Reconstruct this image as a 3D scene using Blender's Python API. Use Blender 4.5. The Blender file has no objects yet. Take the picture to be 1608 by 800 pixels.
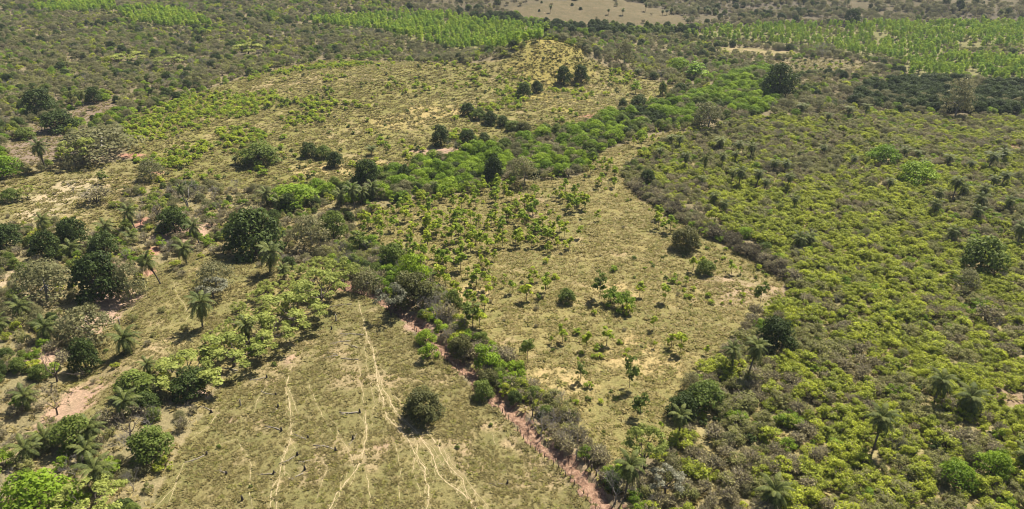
import bpy, math, random
import numpy as np
from math import radians, sin, cos, pi
from mathutils import Matrix, Vector

# ------------------------------------------------------------------ camera, sky, sun, exposure
SC = bpy.context.scene
COL = SC.collection
PITCH = radians(25.2); CAMZ = 91.0; FPX = 1148.0          # drone about ninety metres up
cd = bpy.data.cameras.new('camera'); cam = bpy.data.objects.new('camera', cd); COL.objects.link(cam)
cam.location = (0, 0, CAMZ); cam.rotation_euler = (pi/2 - PITCH, 0, 0)
cd.sensor_width = 36.0; cd.lens = 36.0*FPX/1608.0; cd.clip_start = 1.0; cd.clip_end = 20000.0
SC.camera = cam

SUN_EL = radians(55); SUN_AZ = radians(37)               # azimuth clockwise from +Y (away from the camera), to the right
world = bpy.data.worlds.new('World'); SC.world = world; world.use_nodes = True
nt = world.node_tree; nt.nodes.clear()
sky = nt.nodes.new('ShaderNodeTexSky'); sky.sky_type = 'NISHITA'; sky.sun_disc = False
sky.sun_elevation = SUN_EL; sky.sun_rotation = SUN_AZ; sky.air_density = 1.0; sky.dust_density = 1.5
bg = nt.nodes.new('ShaderNodeBackground'); bg.inputs[1].default_value = 0.05
wo = nt.nodes.new('ShaderNodeOutputWorld')
nt.links.new(sky.outputs[0], bg.inputs[0]); nt.links.new(bg.outputs[0], wo.inputs[0])
ld = bpy.data.lights.new('sun', 'SUN'); ld.energy = 5.0; ld.angle = radians(0.55); ld.color = (1.0, 0.935, 0.83)
sun = bpy.data.objects.new('sun', ld); COL.objects.link(sun)
sdir = Vector((sin(SUN_AZ)*cos(SUN_EL), cos(SUN_AZ)*cos(SUN_EL), sin(SUN_EL)))
sun.rotation_euler = sdir.to_track_quat('Z', 'Y').to_euler(); sun.location = (60, 90, 200)
SC.view_settings.view_transform = 'Standard'; SC.view_settings.look = 'None'
SC.view_settings.exposure = 1.28; SC.view_settings.gamma = 1.0; SC.view_settings.use_curve_mapping = False
SC.cycles.max_bounces = 6; SC.cycles.diffuse_bounces = 3; SC.cycles.transmission_bounces = 3
SC.cycles.glossy_bounces = 1; SC.cycles.volume_bounces = 0; SC.cycles.use_denoising = True; SC.cycles.filter_width = 1.05
SC.cycles.caustics_reflective = False; SC.cycles.caustics_refractive = False

RNG = np.random.default_rng(7); random.seed(7)

# ------------------------------------------------------------------ noise and the lie of the land
def _hash(ix, iy, s):
    n = (ix.astype(np.int64)*374761393 + iy.astype(np.int64)*668265263 + s*974711) & 0x7fffffff
    n = ((n ^ (n >> 13))*1274126177) & 0x7fffffff
    return ((n ^ (n >> 16)) & 0xffffff)/float(0xffffff)
def vnoise(x, y, s=0):
    x = np.asarray(x, float); y = np.asarray(y, float)
    ix = np.floor(x); iy = np.floor(y); fx = x-ix; fy = y-iy
    fx = fx*fx*(3-2*fx); fy = fy*fy*(3-2*fy)
    a = _hash(ix, iy, s); b = _hash(ix+1, iy, s); c = _hash(ix, iy+1, s); d = _hash(ix+1, iy+1, s)
    return (a*(1-fx)+b*fx)*(1-fy) + (c*(1-fx)+d*fx)*fy
def fbm(x, y, s=0, o=4):
    x = np.asarray(x, float); y = np.asarray(y, float)
    t = 0.0; a = 0.5; n = 0.0
    for k in range(o):
        t = t + a*vnoise(x*2**k + 17.3*k, y*2**k - 9.1*k, s+k); n += a; a *= 0.5
    return t/n
def sstep(a, b, x):
    t = np.clip((x-a)/(b-a), 0, 1); return t*t*(3-2*t)

def flat(px, py):
    dx = (px-804)/FPX; dy = -(py-400)/FPX
    Y = cos(PITCH)+dy*sin(PITCH); Z = -sin(PITCH)+dy*cos(PITCH)
    t = CAMZ/-Z
    return dx*t, Y*t
KN = flat(860, 109); KN2 = flat(700, 118)
GULLY = np.array([flat(*p) for p in [(-80,700),(60,650),(120,600),(150,520),(200,440),(280,385),(340,360),(430,385),(520,400),(560,330)]])
def dist_poly(x, y, P):
    d = np.full(np.shape(x), 1e9)
    for (ax, ay), (bx, by) in zip(P[:-1], P[1:]):
        vx, vy = bx-ax, by-ay; L = vx*vx+vy*vy+1e-9
        t = np.clip(((x-ax)*vx+(y-ay)*vy)/L, 0, 1)
        d = np.minimum(d, np.hypot(x-ax-t*vx, y-ay-t*vy))
    return d
def h0(x, y):
    x = np.asarray(x, float); y = np.asarray(y, float)
    h = (fbm(x/130.0, y/130.0, 3, 3)-0.5)*7.0*sstep(60, 260, y) + (fbm(x/30.0, y/30.0, 11, 3)-0.5)*1.3
    h = h + 15.5*np.exp(-(((x-KN[0])/40)**2 + ((y-KN[1])/36)**2)**1.25*.8)
    h = h + sstep(280, 420, y)*(fbm(x/70.0, y/70.0, 61, 3)-.5)*9.0 + 6.0*np.exp(-((x-KN2[0])**2/(2*50**2) + (y-KN2[1])**2/(2*30**2)))
    h = h - 2.6*np.exp(-(dist_poly(x, y, GULLY)/8.0)**2)
    far = sstep(520, 1300, y)
    h = h + far*(48 + 46*(fbm(x/260.0, y/260.0, 31, 4)-0.45)) + 12*sstep(480, 640, y)*(fbm(x/110.0, y/110.0, 41, 3)-0.35)
    h = h + sstep(1300, 3300, y)*(150*fbm(x/900.0, y/900.0, 51, 4))
    h = h + 10*np.exp(-((x-70)**2/(2*75**2)+(y-690)**2/(2*60**2)))
    return h
def unproj(px, py, hf=h0):
    """point of the ground seen at photo pixel (px, py): march the ray to the terrain"""
    px = np.atleast_1d(np.asarray(px, float)); py = np.atleast_1d(np.asarray(py, float))
    dx = (px-804)/FPX; dy = -(py-400)/FPX
    Y = cos(PITCH)+dy*sin(PITCH); Z = np.minimum(-sin(PITCH)+dy*cos(PITCH), -0.02)
    t = np.full(px.shape, 80.0); done = np.zeros(px.shape, bool); last = t.copy()
    for k in range(100):
        above = CAMZ+Z*t - hf(dx*t, Y*t) > 0
        done |= ~above
        last = np.where(done, last, t); t = np.where(done, t, t*1.03+0.3)
    a, b = last, t
    for k in range(18):
        m = (a+b)/2; above = CAMZ+Z*m - hf(dx*m, Y*m) > 0
        a = np.where(above, m, a); b = np.where(above, b, m)
    return np.stack([dx*b, Y*b], -1)
TRACKPX = [(505,432),(530,447),(553,453),(575,459),(598,469),(626,487),(645,501),(670,524),(698,549),(734,582),(772,616),(800,643),(820,664),(842,695),(884,722),(912,750),(941,781),(966,806),(1000,845)]
TRACK = unproj([p[0] for p in TRACKPX], [p[1] for p in TRACKPX])
def h(x, y):
    d = dist_poly(x, y, TRACK)
    w = 1.5+0.5*vnoise(np.asarray(x)/6.0, np.asarray(y)/6.0, 5)
    return h0(x, y) - 0.75*(1-sstep(w*0.55, w*1.15, d)) + 0.22*np.exp(-((d-w*1.5)/0.8)**2)
def ground_pt(px, py):
    dx = (px-804)/FPX; dy = -(py-400)/FPX; Yd = cos(PITCH)+dy*sin(PITCH); Zd = -sin(PITCH)+dy*cos(PITCH)
    if py < 70:
        p = unproj([px], [py], h)[0]; return float(p[0]), float(p[1]), float(h(p[0], p[1]))
    z = 0.0
    for k in range(9):
        t = (CAMZ-z)/-Zd; z = .15*z+.85*float(h(dx*t, Yd*t))
    return dx*t, Yd*t, float(h(dx*t, Yd*t))
def proj(x, y, z):
    zz = z-CAMZ
    d = y*cos(PITCH) - zz*sin(PITCH); u = y*sin(PITCH) + zz*cos(PITCH)
    d = np.maximum(d, 1.0)
    return 804+FPX*x/d, 400-FPX*u/d, d

# ------------------------------------------------------------------ regions of the land (map of the place, outlines picked on the photograph)
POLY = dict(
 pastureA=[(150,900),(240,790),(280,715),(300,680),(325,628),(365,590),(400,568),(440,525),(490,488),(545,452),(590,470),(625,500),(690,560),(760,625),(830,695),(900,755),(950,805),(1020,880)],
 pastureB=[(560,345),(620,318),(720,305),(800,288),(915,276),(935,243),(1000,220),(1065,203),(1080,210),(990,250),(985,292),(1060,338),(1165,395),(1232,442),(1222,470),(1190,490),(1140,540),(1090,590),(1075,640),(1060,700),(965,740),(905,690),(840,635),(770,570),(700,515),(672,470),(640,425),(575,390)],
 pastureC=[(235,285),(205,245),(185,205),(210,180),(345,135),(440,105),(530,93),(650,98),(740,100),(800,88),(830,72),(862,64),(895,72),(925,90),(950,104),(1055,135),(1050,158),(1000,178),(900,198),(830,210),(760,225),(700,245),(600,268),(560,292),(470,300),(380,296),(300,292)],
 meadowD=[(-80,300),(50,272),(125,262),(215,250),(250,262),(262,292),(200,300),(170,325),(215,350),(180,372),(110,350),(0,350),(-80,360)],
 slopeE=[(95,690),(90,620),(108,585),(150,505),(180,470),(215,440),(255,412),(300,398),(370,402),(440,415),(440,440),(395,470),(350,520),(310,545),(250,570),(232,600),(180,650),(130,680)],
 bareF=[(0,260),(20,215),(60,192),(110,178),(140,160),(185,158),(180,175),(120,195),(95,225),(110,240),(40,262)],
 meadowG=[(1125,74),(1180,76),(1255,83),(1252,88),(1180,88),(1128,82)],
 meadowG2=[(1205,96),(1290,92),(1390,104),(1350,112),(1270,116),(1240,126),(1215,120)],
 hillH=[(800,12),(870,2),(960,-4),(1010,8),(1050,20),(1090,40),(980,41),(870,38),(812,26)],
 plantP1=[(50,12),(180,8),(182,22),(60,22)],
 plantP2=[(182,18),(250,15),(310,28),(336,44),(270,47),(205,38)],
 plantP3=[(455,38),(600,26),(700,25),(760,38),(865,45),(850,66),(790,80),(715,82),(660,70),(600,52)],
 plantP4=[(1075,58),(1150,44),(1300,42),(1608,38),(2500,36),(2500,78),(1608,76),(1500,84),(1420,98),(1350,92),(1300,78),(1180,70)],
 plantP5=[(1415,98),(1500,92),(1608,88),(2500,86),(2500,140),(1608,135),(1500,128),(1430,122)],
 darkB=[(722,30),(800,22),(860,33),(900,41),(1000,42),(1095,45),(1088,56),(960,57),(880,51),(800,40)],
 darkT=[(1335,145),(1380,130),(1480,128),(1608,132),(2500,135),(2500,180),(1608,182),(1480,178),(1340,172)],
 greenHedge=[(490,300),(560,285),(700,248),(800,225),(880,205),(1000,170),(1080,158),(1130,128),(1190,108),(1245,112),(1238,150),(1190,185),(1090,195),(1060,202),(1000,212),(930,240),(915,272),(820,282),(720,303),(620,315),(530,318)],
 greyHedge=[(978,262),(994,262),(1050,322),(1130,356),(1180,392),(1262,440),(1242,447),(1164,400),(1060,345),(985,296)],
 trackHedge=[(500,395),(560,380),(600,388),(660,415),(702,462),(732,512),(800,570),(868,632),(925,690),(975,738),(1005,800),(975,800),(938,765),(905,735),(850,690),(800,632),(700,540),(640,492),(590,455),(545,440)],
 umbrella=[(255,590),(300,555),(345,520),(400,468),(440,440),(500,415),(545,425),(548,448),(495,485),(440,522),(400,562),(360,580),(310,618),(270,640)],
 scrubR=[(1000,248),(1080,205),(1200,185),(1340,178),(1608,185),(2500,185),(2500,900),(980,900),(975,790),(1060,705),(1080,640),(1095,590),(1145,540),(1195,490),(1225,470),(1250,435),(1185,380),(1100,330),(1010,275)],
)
POLY = {k: np.array(v, float) for k, v in POLY.items()}
def inpoly(px, py, P):
    inside = np.zeros(np.shape(px), bool); n = len(P)
    for i in range(n):
        x0, y0 = P[i]; x1, y1 = P[(i+1) % n]
        if y0 == y1: continue
        c = ((y0 > py) != (y1 > py)) & (px < (x1-x0)*(py-y0)/(y1-y0)+x0)
        inside ^= c
    return inside
ORDER = ['bareF','meadowG','meadowG2','hillH','darkB','plantP1','plantP2','plantP3','plantP4','plantP5','darkT','greyHedge','greenHedge','trackHedge','umbrella','pastureA','pastureB','pastureC','meadowD','slopeE','scrubR']
RID = {k: i+1 for i, k in enumerate(ORDER)}
RID['gullyL'] = 50; RID['farForest'] = 60; RID['farHill'] = 61
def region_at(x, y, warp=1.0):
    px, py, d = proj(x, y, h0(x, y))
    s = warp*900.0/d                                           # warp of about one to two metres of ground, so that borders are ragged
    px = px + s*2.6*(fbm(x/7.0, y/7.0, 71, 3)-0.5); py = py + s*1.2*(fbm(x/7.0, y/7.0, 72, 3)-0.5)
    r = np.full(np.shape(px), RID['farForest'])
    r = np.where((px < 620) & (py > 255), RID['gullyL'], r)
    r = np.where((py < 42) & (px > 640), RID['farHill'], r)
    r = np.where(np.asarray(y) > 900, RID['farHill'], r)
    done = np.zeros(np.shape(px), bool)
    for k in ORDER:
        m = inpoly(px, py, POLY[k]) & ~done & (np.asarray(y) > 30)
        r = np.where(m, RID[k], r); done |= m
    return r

# ------------------------------------------------------------------ materials
def newmat(name):
    m = bpy.data.materials.new(name); m.use_nodes = True; m.node_tree.nodes.clear(); return m, m.node_tree
def leaf_mat(name, c0, c1, trans=0.35, rough=0.55, vamp=0.5, spec=0.1):
    """two-sided leaves: colour runs from c0 to c1 by plant, lightness varies leaf by leaf"""
    m, t = newmat(name); N = t.nodes; L = t.links
    oi = N.new('ShaderNodeObjectInfo'); at = N.new('ShaderNodeAttribute'); at.attribute_name = 'var'
    mix = N.new('ShaderNodeMix'); mix.data_type = 'RGBA'
    mix.inputs['A'].default_value = (*c0, 1); mix.inputs['B'].default_value = (*c1, 1)
    ad = N.new('ShaderNodeMath'); ad.operation = 'MULTIPLY_ADD'; ad.inputs[1].default_value = 0.35
    mu = N.new('ShaderNodeMath'); mu.operation = 'MULTIPLY'; mu.inputs[1].default_value = 0.65
    L.new(oi.outputs['Random'], mu.inputs[0]); L.new(at.outputs['Fac'], ad.inputs[0]); L.new(mu.outputs[0], ad.inputs[2])
    L.new(ad.outputs[0], mix.inputs['Factor'])
    val = N.new('ShaderNodeMapRange'); val.inputs[3].default_value = 1-vamp*0.5; val.inputs[4].default_value = 1+vamp*0.6
    L.new(at.outputs['Fac'], val.inputs[0])
    hsv = N.new('ShaderNodeHueSaturation'); L.new(mix.outputs['Result'], hsv.inputs['Color']); L.new(val.outputs[0], hsv.inputs['Value'])
    p = N.new('ShaderNodeBsdfPrincipled'); p.inputs['Roughness'].default_value = rough; p.inputs['Specular IOR Level'].default_value = spec
    tr = N.new('ShaderNodeBsdfTranslucent'); ms = N.new('ShaderNodeMixShader'); ms.inputs[0].default_value = trans
    L.new(hsv.outputs[0], p.inputs['Base Color']); L.new(hsv.outputs[0], tr.inputs['Color'])
    L.new(p.outputs[0], ms.inputs[1]); L.new(tr.outputs[0], ms.inputs[2])
    o = N.new('ShaderNodeOutputMaterial'); L.new(ms.outputs[0], o.inputs[0])
    return m
def wood_mat(name, c0, c1, scale=3.0, rough=0.85):
    m, t = newmat(name); N = t.nodes; L = t.links
    tc = N.new('ShaderNodeTexCoord'); nz = N.new('ShaderNodeTexNoise'); nz.inputs['Scale'].default_value = scale; nz.inputs['Detail'].default_value = 4
    L.new(tc.outputs['Object'], nz.inputs['Vector'])
    oi = N.new('ShaderNodeObjectInfo'); a = N.new('ShaderNodeMath'); a.operation = 'MULTIPLY_ADD'; a.inputs[1].default_value = 0.4; a.inputs[2].default_value = -0.2
    b = N.new('ShaderNodeMath'); b.operation = 'ADD'
    L.new(oi.outputs['Random'], a.inputs[0]); L.new(a.outputs[0], b.inputs[0]); L.new(nz.outputs[0], b.inputs[1])
    mix = N.new('ShaderNodeMix'); mix.data_type = 'RGBA'; mix.inputs['A'].default_value = (*c0, 1); mix.inputs['B'].default_value = (*c1, 1)
    L.new(b.outputs[0], mix.inputs['Factor'])
    p = N.new('ShaderNodeBsdfPrincipled'); p.inputs['Roughness'].default_value = rough; p.inputs['Specular IOR Level'].default_value = 0.15
    bp = N.new('ShaderNodeBump'); bp.inputs['Distance'].default_value = 0.03; L.new(nz.outputs[0], bp.inputs['Height']); L.new(bp.outputs[0], p.inputs['Normal'])
    L.new(mix.outputs['Result'], p.inputs['Base Color'])
    o = N.new('ShaderNodeOutputMaterial'); L.new(p.outputs[0], o.inputs[0]); return m

M = dict(
 yg=leaf_mat('yellow_green_leaf', (0.190,0.228,0.034), (0.420,0.450,0.048), trans=0.5),
 olive=leaf_mat('olive_leaf', (0.160,0.172,0.052), (0.275,0.268,0.088), trans=0.5),
 tan=leaf_mat('dull_leaf', (0.078,0.082,0.026), (0.125,0.122,0.042), trans=0.35),
 hedge=leaf_mat('hedge_leaf', (0.110,0.100,0.054), (0.190,0.165,0.095), trans=0.4),
 dry=leaf_mat('dry_leaf', (0.190,0.172,0.082), (0.315,0.278,0.140), trans=0.45),
 green=leaf_mat('green_leaf', (0.110,0.190,0.018), (0.275,0.360,0.030), trans=0.45),
 dark=leaf_mat('dark_leaf', (0.034,0.052,0.012), (0.074,0.102,0.022), trans=0.3, rough=0.6),
 mid=leaf_mat('mid_green_leaf', (0.088,0.125,0.024), (0.160,0.195,0.038), trans=0.4),
 sap=leaf_mat('sapling_leaf', (0.125,0.215,0.026), (0.420,0.455,0.046), trans=0.5),
 pale=leaf_mat('pale_leaf', (0.225,0.265,0.062), (0.355,0.375,0.090), trans=0.45),
 plant=leaf_mat('plantation_leaf', (0.155,0.280,0.030), (0.385,0.455,0.046), trans=0.45),
 grey=leaf_mat('grey_green_leaf', (0.120,0.126,0.052), (0.230,0.212,0.098), trans=0.4),
 silver=leaf_mat('silver_leaf', (0.160,0.165,0.100), (0.340,0.320,0.230), trans=0.3, rough=0.6),
 palm=leaf_mat('palm_leaf', (0.062,0.082,0.022), (0.150,0.165,0.042), trans=0.32, rough=0.6, spec=0.15),
 palmdead=leaf_mat('dead_palm_leaf', (0.034,0.029,0.018), (0.070,0.056,0.034), trans=0.1),
 straw=leaf_mat('straw_grass', (0.275,0.228,0.090), (0.385,0.318,0.135), trans=0.5, vamp=0.5),
 turf=leaf_mat('olive_grass', (0.180,0.155,0.060), (0.275,0.228,0.092), trans=0.5, vamp=0.6),
 greengrass=leaf_mat('green_grass', (0.180,0.180,0.048), (0.280,0.250,0.072), trans=0.5, vamp=0.6),
 bark=wood_mat('bark', (0.045,0.034,0.026), (0.120,0.098,0.078)),
 greybark=wood_mat('grey_bark', (0.120,0.105,0.090), (0.270,0.245,0.215)),
 twig=wood_mat('twig', (0.180,0.152,0.108), (0.300,0.258,0.190)),
 palmbark=wood_mat('palm_bark', (0.060,0.050,0.040), (0.170,0.150,0.125), 8.0),
 log=wood_mat('weathered_wood', (0.130,0.108,0.082), (0.330,0.285,0.220), 2.0),
 char=wood_mat('charred_wood', (0.014,0.011,0.010), (0.050,0.040,0.033), 4.0),
 post=wood_mat('post_wood', (0.060,0.045,0.034), (0.180,0.140,0.105), 4.0),
 wire=wood_mat('rusty_wire', (0.10,0.07,0.05), (0.18,0.13,0.10), 9.0, 0.5),
)

def ground_mat():
    m, t = newmat('ground'); N = t.nodes; L = t.links
    at = N.new('ShaderNodeAttribute'); at.attribute_name = 'gcol'
    ge = N.new('ShaderNodeNewGeometry')
    def noise(scale, det, dist=0.0):
        n = N.new('ShaderNodeTexNoise'); n.inputs['Scale'].default_value = scale; n.inputs['Detail'].default_value = det
        n.inputs['Roughness'].default_value = 0.62; n.inputs['Distortion'].default_value = dist
        L.new(ge.outputs['Position'], n.inputs['Vector']); return n
    def mrange(src, a, b, c, d):
        r = N.new('ShaderNodeMapRange'); r.inputs[1].default_value = a; r.inputs[2].default_value = b; r.inputs[3].default_value = c; r.inputs[4].default_value = d
        L.new(src, r.inputs[0]); return r
    n1 = noise(1.7, 5, 0.4); n2 = noise(0.16, 5, 0.6); n3 = noise(5.5, 3)
    v1 = mrange(n1.outputs[0], 0.30, 0.72, 0.70, 1.24); v2 = mrange(n2.outputs[0], 0.3, 0.7, 0.80, 1.18); v3 = mrange(n3.outputs[0], 0.3, 0.7, 0.82, 1.16)
    mm = N.new('ShaderNodeMath'); mm.operation = 'MULTIPLY'; L.new(v1.outputs[0], mm.inputs[0]); L.new(v2.outputs[0], mm.inputs[1])
    m2 = N.new('ShaderNodeMath'); m2.operation = 'MULTIPLY'; L.new(mm.outputs[0], m2.inputs[0]); L.new(v3.outputs[0], m2.inputs[1])
    # patches of thinner turf where the reddish earth shows, and of greener turf
    n4 = noise(0.45, 6, 0.8); f4 = mrange(n4.outputs[0], 0.60, 0.76, 0.0, 0.55)
    mx = N.new('ShaderNodeMix'); mx.data_type = 'RGBA'; mx.inputs['B'].default_value = (0.30, 0.225, 0.145, 1)
    L.new(at.outputs['Color'], mx.inputs['A']); L.new(f4.outputs[0], mx.inputs['Factor'])
    hs = N.new('ShaderNodeHueSaturation'); L.new(mx.outputs['Result'], hs.inputs['Color']); L.new(m2.outputs[0], hs.inputs['Value'])
    hue = mrange(n2.outputs[0], 0.3, 0.7, 0.512, 0.488); L.new(hue.outputs[0], hs.inputs['Hue'])
    p = N.new('ShaderNodeBsdfPrincipled'); p.inputs['Roughness'].default_value = 0.95; p.inputs['Specular IOR Level'].default_value = 0.05
    L.new(hs.outputs[0], p.inputs['Base Color'])
    bp = N.new('ShaderNodeBump'); bp.inputs['Distance'].default_value = 0.35; bp.inputs['Strength'].default_value = 0.8
    L.new(n1.outputs[0], bp.inputs['Height']); L.new(bp.outputs[0], p.inputs['Normal'])
    o = N.new('ShaderNodeOutputMaterial'); L.new(p.outputs[0], o.inputs[0]); return m
def soil_mat(name, c0, c1, c2):
    m, t = newmat(name); N = t.nodes; L = t.links
    ge = N.new('ShaderNodeNewGeometry')
    n = N.new('ShaderNodeTexNoise'); n.inputs['Scale'].default_value = 1.3; n.inputs['Detail'].default_value = 6; n.inputs['Distortion'].default_value = 0.7
    n2 = N.new('ShaderNodeTexNoise'); n2.inputs['Scale'].default_value = 6.0; n2.inputs['Detail'].default_value = 3
    L.new(ge.outputs['Position'], n.inputs['Vector']); L.new(ge.outputs['Position'], n2.inputs['Vector'])
    cr = N.new('ShaderNodeValToRGB'); e = cr.color_ramp.elements
    e[0].position = 0.3; e[0].color = (*c0, 1); e[1].position = 0.72; e[1].color = (*c2, 1)
    k = e.new(0.5); k.color = (*c1, 1); L.new(n.outputs[0], cr.inputs[0])
    r = N.new('ShaderNodeMapRange'); r.inputs[1].default_value = 0.3; r.inputs[2].default_value = 0.7; r.inputs[3].default_value = 0.7; r.inputs[4].default_value = 1.2
    L.new(n2.outputs[0], r.inputs[0])
    hs = N.new('ShaderNodeHueSaturation'); L.new(cr.outputs[0], hs.inputs['Color']); L.new(r.outputs[0], hs.inputs['Value'])
    p = N.new('ShaderNodeBsdfPrincipled'); p.inputs['Roughness'].default_value = 0.95; p.inputs['Specular IOR Level'].default_value = 0.05
    L.new(hs.outputs[0], p.inputs['Base Color'])
    bp = N.new('ShaderNodeBump'); bp.inputs['Distance'].default_value = 0.25; L.new(n.outputs[0], bp.inputs['Height']); L.new(bp.outputs[0], p.inputs['Normal'])
    o = N.new('ShaderNodeOutputMaterial'); L.new(p.outputs[0], o.inputs[0]); return m
M['ground'] = ground_mat()
M['redsoil'] = soil_mat('red_soil', (0.115,0.068,0.045), (0.205,0.124,0.082), (0.300,0.200,0.138))
M['dust'] = soil_mat('path_dust', (0.245,0.190,0.105), (0.325,0.258,0.150), (0.395,0.320,0.195))

# ------------------------------------------------------------------ mesh helpers
def mesh_np(name, verts, quads=None, tris=None, mats=(), qmat=None, tmat=None, var=None, smooth=False):
    """mesh from arrays of quads and triangles; var is one number per face"""
    me = bpy.data.meshes.new(name)
    verts = np.asarray(verts, np.float32).reshape(-1, 3)
    quads = np.zeros((0, 4), np.int32) if quads is None or len(quads) == 0 else np.asarray(quads, np.int32)
    tris = np.zeros((0, 3), np.int32) if tris is None or len(tris) == 0 else np.asarray(tris, np.int32)
    nq, ntr = len(quads), len(tris)
    me.vertices.add(len(verts)); me.vertices.foreach_set('co', verts.ravel())
    me.loops.add(nq*4+ntr*3); me.loops.foreach_set('vertex_index', np.concatenate([quads.ravel(), tris.ravel()]).astype(np.int32))
    me.polygons.add(nq+ntr)
    starts = np.concatenate([np.arange(nq)*4, nq*4+np.arange(ntr)*3]).astype(np.int32)
    me.polygons.foreach_set('loop_start', starts)
    for m in mats: me.materials.append(m)
    mi = np.concatenate([np.zeros(nq, np.int32) if qmat is None else np.asarray(qmat, np.int32), np.zeros(ntr, np.int32) if tmat is None else np.asarray(tmat, np.int32)])
    me.polygons.foreach_set('material_index', mi)
    if smooth: me.polygons.foreach_set('use_smooth', np.ones(nq+ntr, bool))
    if var is not None:
        a = me.attributes.new('var', 'FLOAT', 'FACE'); a.data.foreach_set('value', np.asarray(var, np.float32))
    me.update(calc_edges=True); me.validate()
    return me
class Bag:
    """collects quads with a material number and a per-face value"""
    def __init__(s): s.v = []; s.q = []; s.m = []; s.a = []; s.n = 0
    def add(s, verts, quads, mat=0, var=None, r=None):
        verts = np.asarray(verts, float).reshape(-1, 3); quads = np.asarray(quads, int).reshape(-1, 4)
        s.v.append(verts); s.q.append(quads+s.n); s.n += len(verts); s.m.append(np.full(len(quads), mat))
        s.a.append(np.full(len(quads), 0.5) if var is None else np.asarray(var, float))
    def mesh(s, name, mats):
        return mesh_np(name, np.concatenate(s.v), np.concatenate(s.q), None, mats, np.concatenate(s.m), None, np.concatenate(s.a))
    def merge(s, o, dm):
        for v, q, m, a in zip(o.v, o.q, o.m, o.a):
            off = s.n - 0
        base = s.n
        for v in o.v: s.v.append(v)
        for q in o.q: s.q.append(q+base)
        for m in o.m: s.m.append(m+dm)
        s.a += o.a; s.n += o.n
def tube(bag, pts, rad, sides=5, mat=0, cap=True):
    pts = np.asarray(pts, float); n = len(pts); rad = np.broadcast_to(np.asarray(rad, float), (n,))
    V = []
    for i in range(n):
        d = pts[min(i+1, n-1)]-pts[max(i-1, 0)]; d = d/(np.linalg.norm(d)+1e-9)
        a = np.cross(d, (0.31, 0.95, 0.05)); a /= np.linalg.norm(a)+1e-9; b = np.cross(d, a)
        for k in range(sides):
            t = 2*pi*k/sides; V.append(pts[i]+rad[i]*(cos(t)*a+sin(t)*b))
    Q = [(i*sides+k, i*sides+(k+1) % sides, (i+1)*sides+(k+1) % sides, (i+1)*sides+k) for i in range(n-1) for k in range(sides)]
    if cap:
        V.append(pts[-1]); c = len(V)-1
        for k in range(0, sides-1, 2): Q.append(((n-1)*sides+k, (n-1)*sides+k+1, (n-1)*sides+(k+2) % sides, c))
        V.append(pts[0]); c = len(V)-1
        for k in range(0, sides-1, 2): Q.append((c, (k+2) % sides, k+1, k))
    bag.add(V, Q, mat, RNG.random(len(Q)))
def leaves(bag, C, Nrm, size, mat=0, aspect=1.0, var=None, droop=0.0):
    """one four-cornered leaf (pointed lozenge) per centre, turned roughly to Nrm"""
    C = np.asarray(C, float); n = len(C)
    if n == 0: return
    Nn = np.asarray(Nrm, float)+1e-6; Nn /= np.linalg.norm(Nn, axis=1)[:, None]
    R = RNG.normal(size=(n, 3)); U = np.cross(Nn, R); U /= np.linalg.norm(U, axis=1)[:, None]+1e-9
    W = np.cross(Nn, U); s = (np.broadcast_to(size, (n,)))[:, None]
    V = np.stack([C-U*s*0.5*aspect, C-W*s*0.42+Nn*s*0.10, C+U*s*0.5*aspect-np.array([0, 0, droop])*s, C+W*s*0.42+Nn*s*0.10], 1)
    bag.add(V.reshape(-1, 3), np.arange(4*n).reshape(n, 4), mat, RNG.random(n) if var is None else var)
def lobe_leaves(bag, lobes, n, size, mat=0, up=0.25, jit=0.9, shell=0.35, aspect=1.25, bottom=-0.35):
    """leaves spread through the outer shell of several rounded lobes (x, y, z, rx, ry, rz)"""
    Lb = np.asarray(lobes, float); A = Lb[:, 3]*Lb[:, 4]+Lb[:, 3]*Lb[:, 5]; A = A/A.sum()
    k = RNG.choice(len(Lb), n, p=A); D = RNG.normal(size=(n, 3)); D[:, 2] += up
    D /= np.linalg.norm(D, axis=1)[:, None]; D[:, 2] = np.where(D[:, 2] < bottom, -D[:, 2]*0.6, D[:, 2])
    r = 1-shell*RNG.random(n)**1.6
    P = Lb[k, :3]+D*Lb[k, 3:6]*r[:, None]
    lv = RNG.random(len(Lb))
    leaves(bag, P, D+RNG.normal(size=(n, 3))*jit*0.6+np.array([0, 0, 0.45]), size*(0.6+0.8*RNG.random(n)), mat, aspect, np.clip(0.55*lv[k]+0.45*RNG.random(n), 0, 1))

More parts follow.
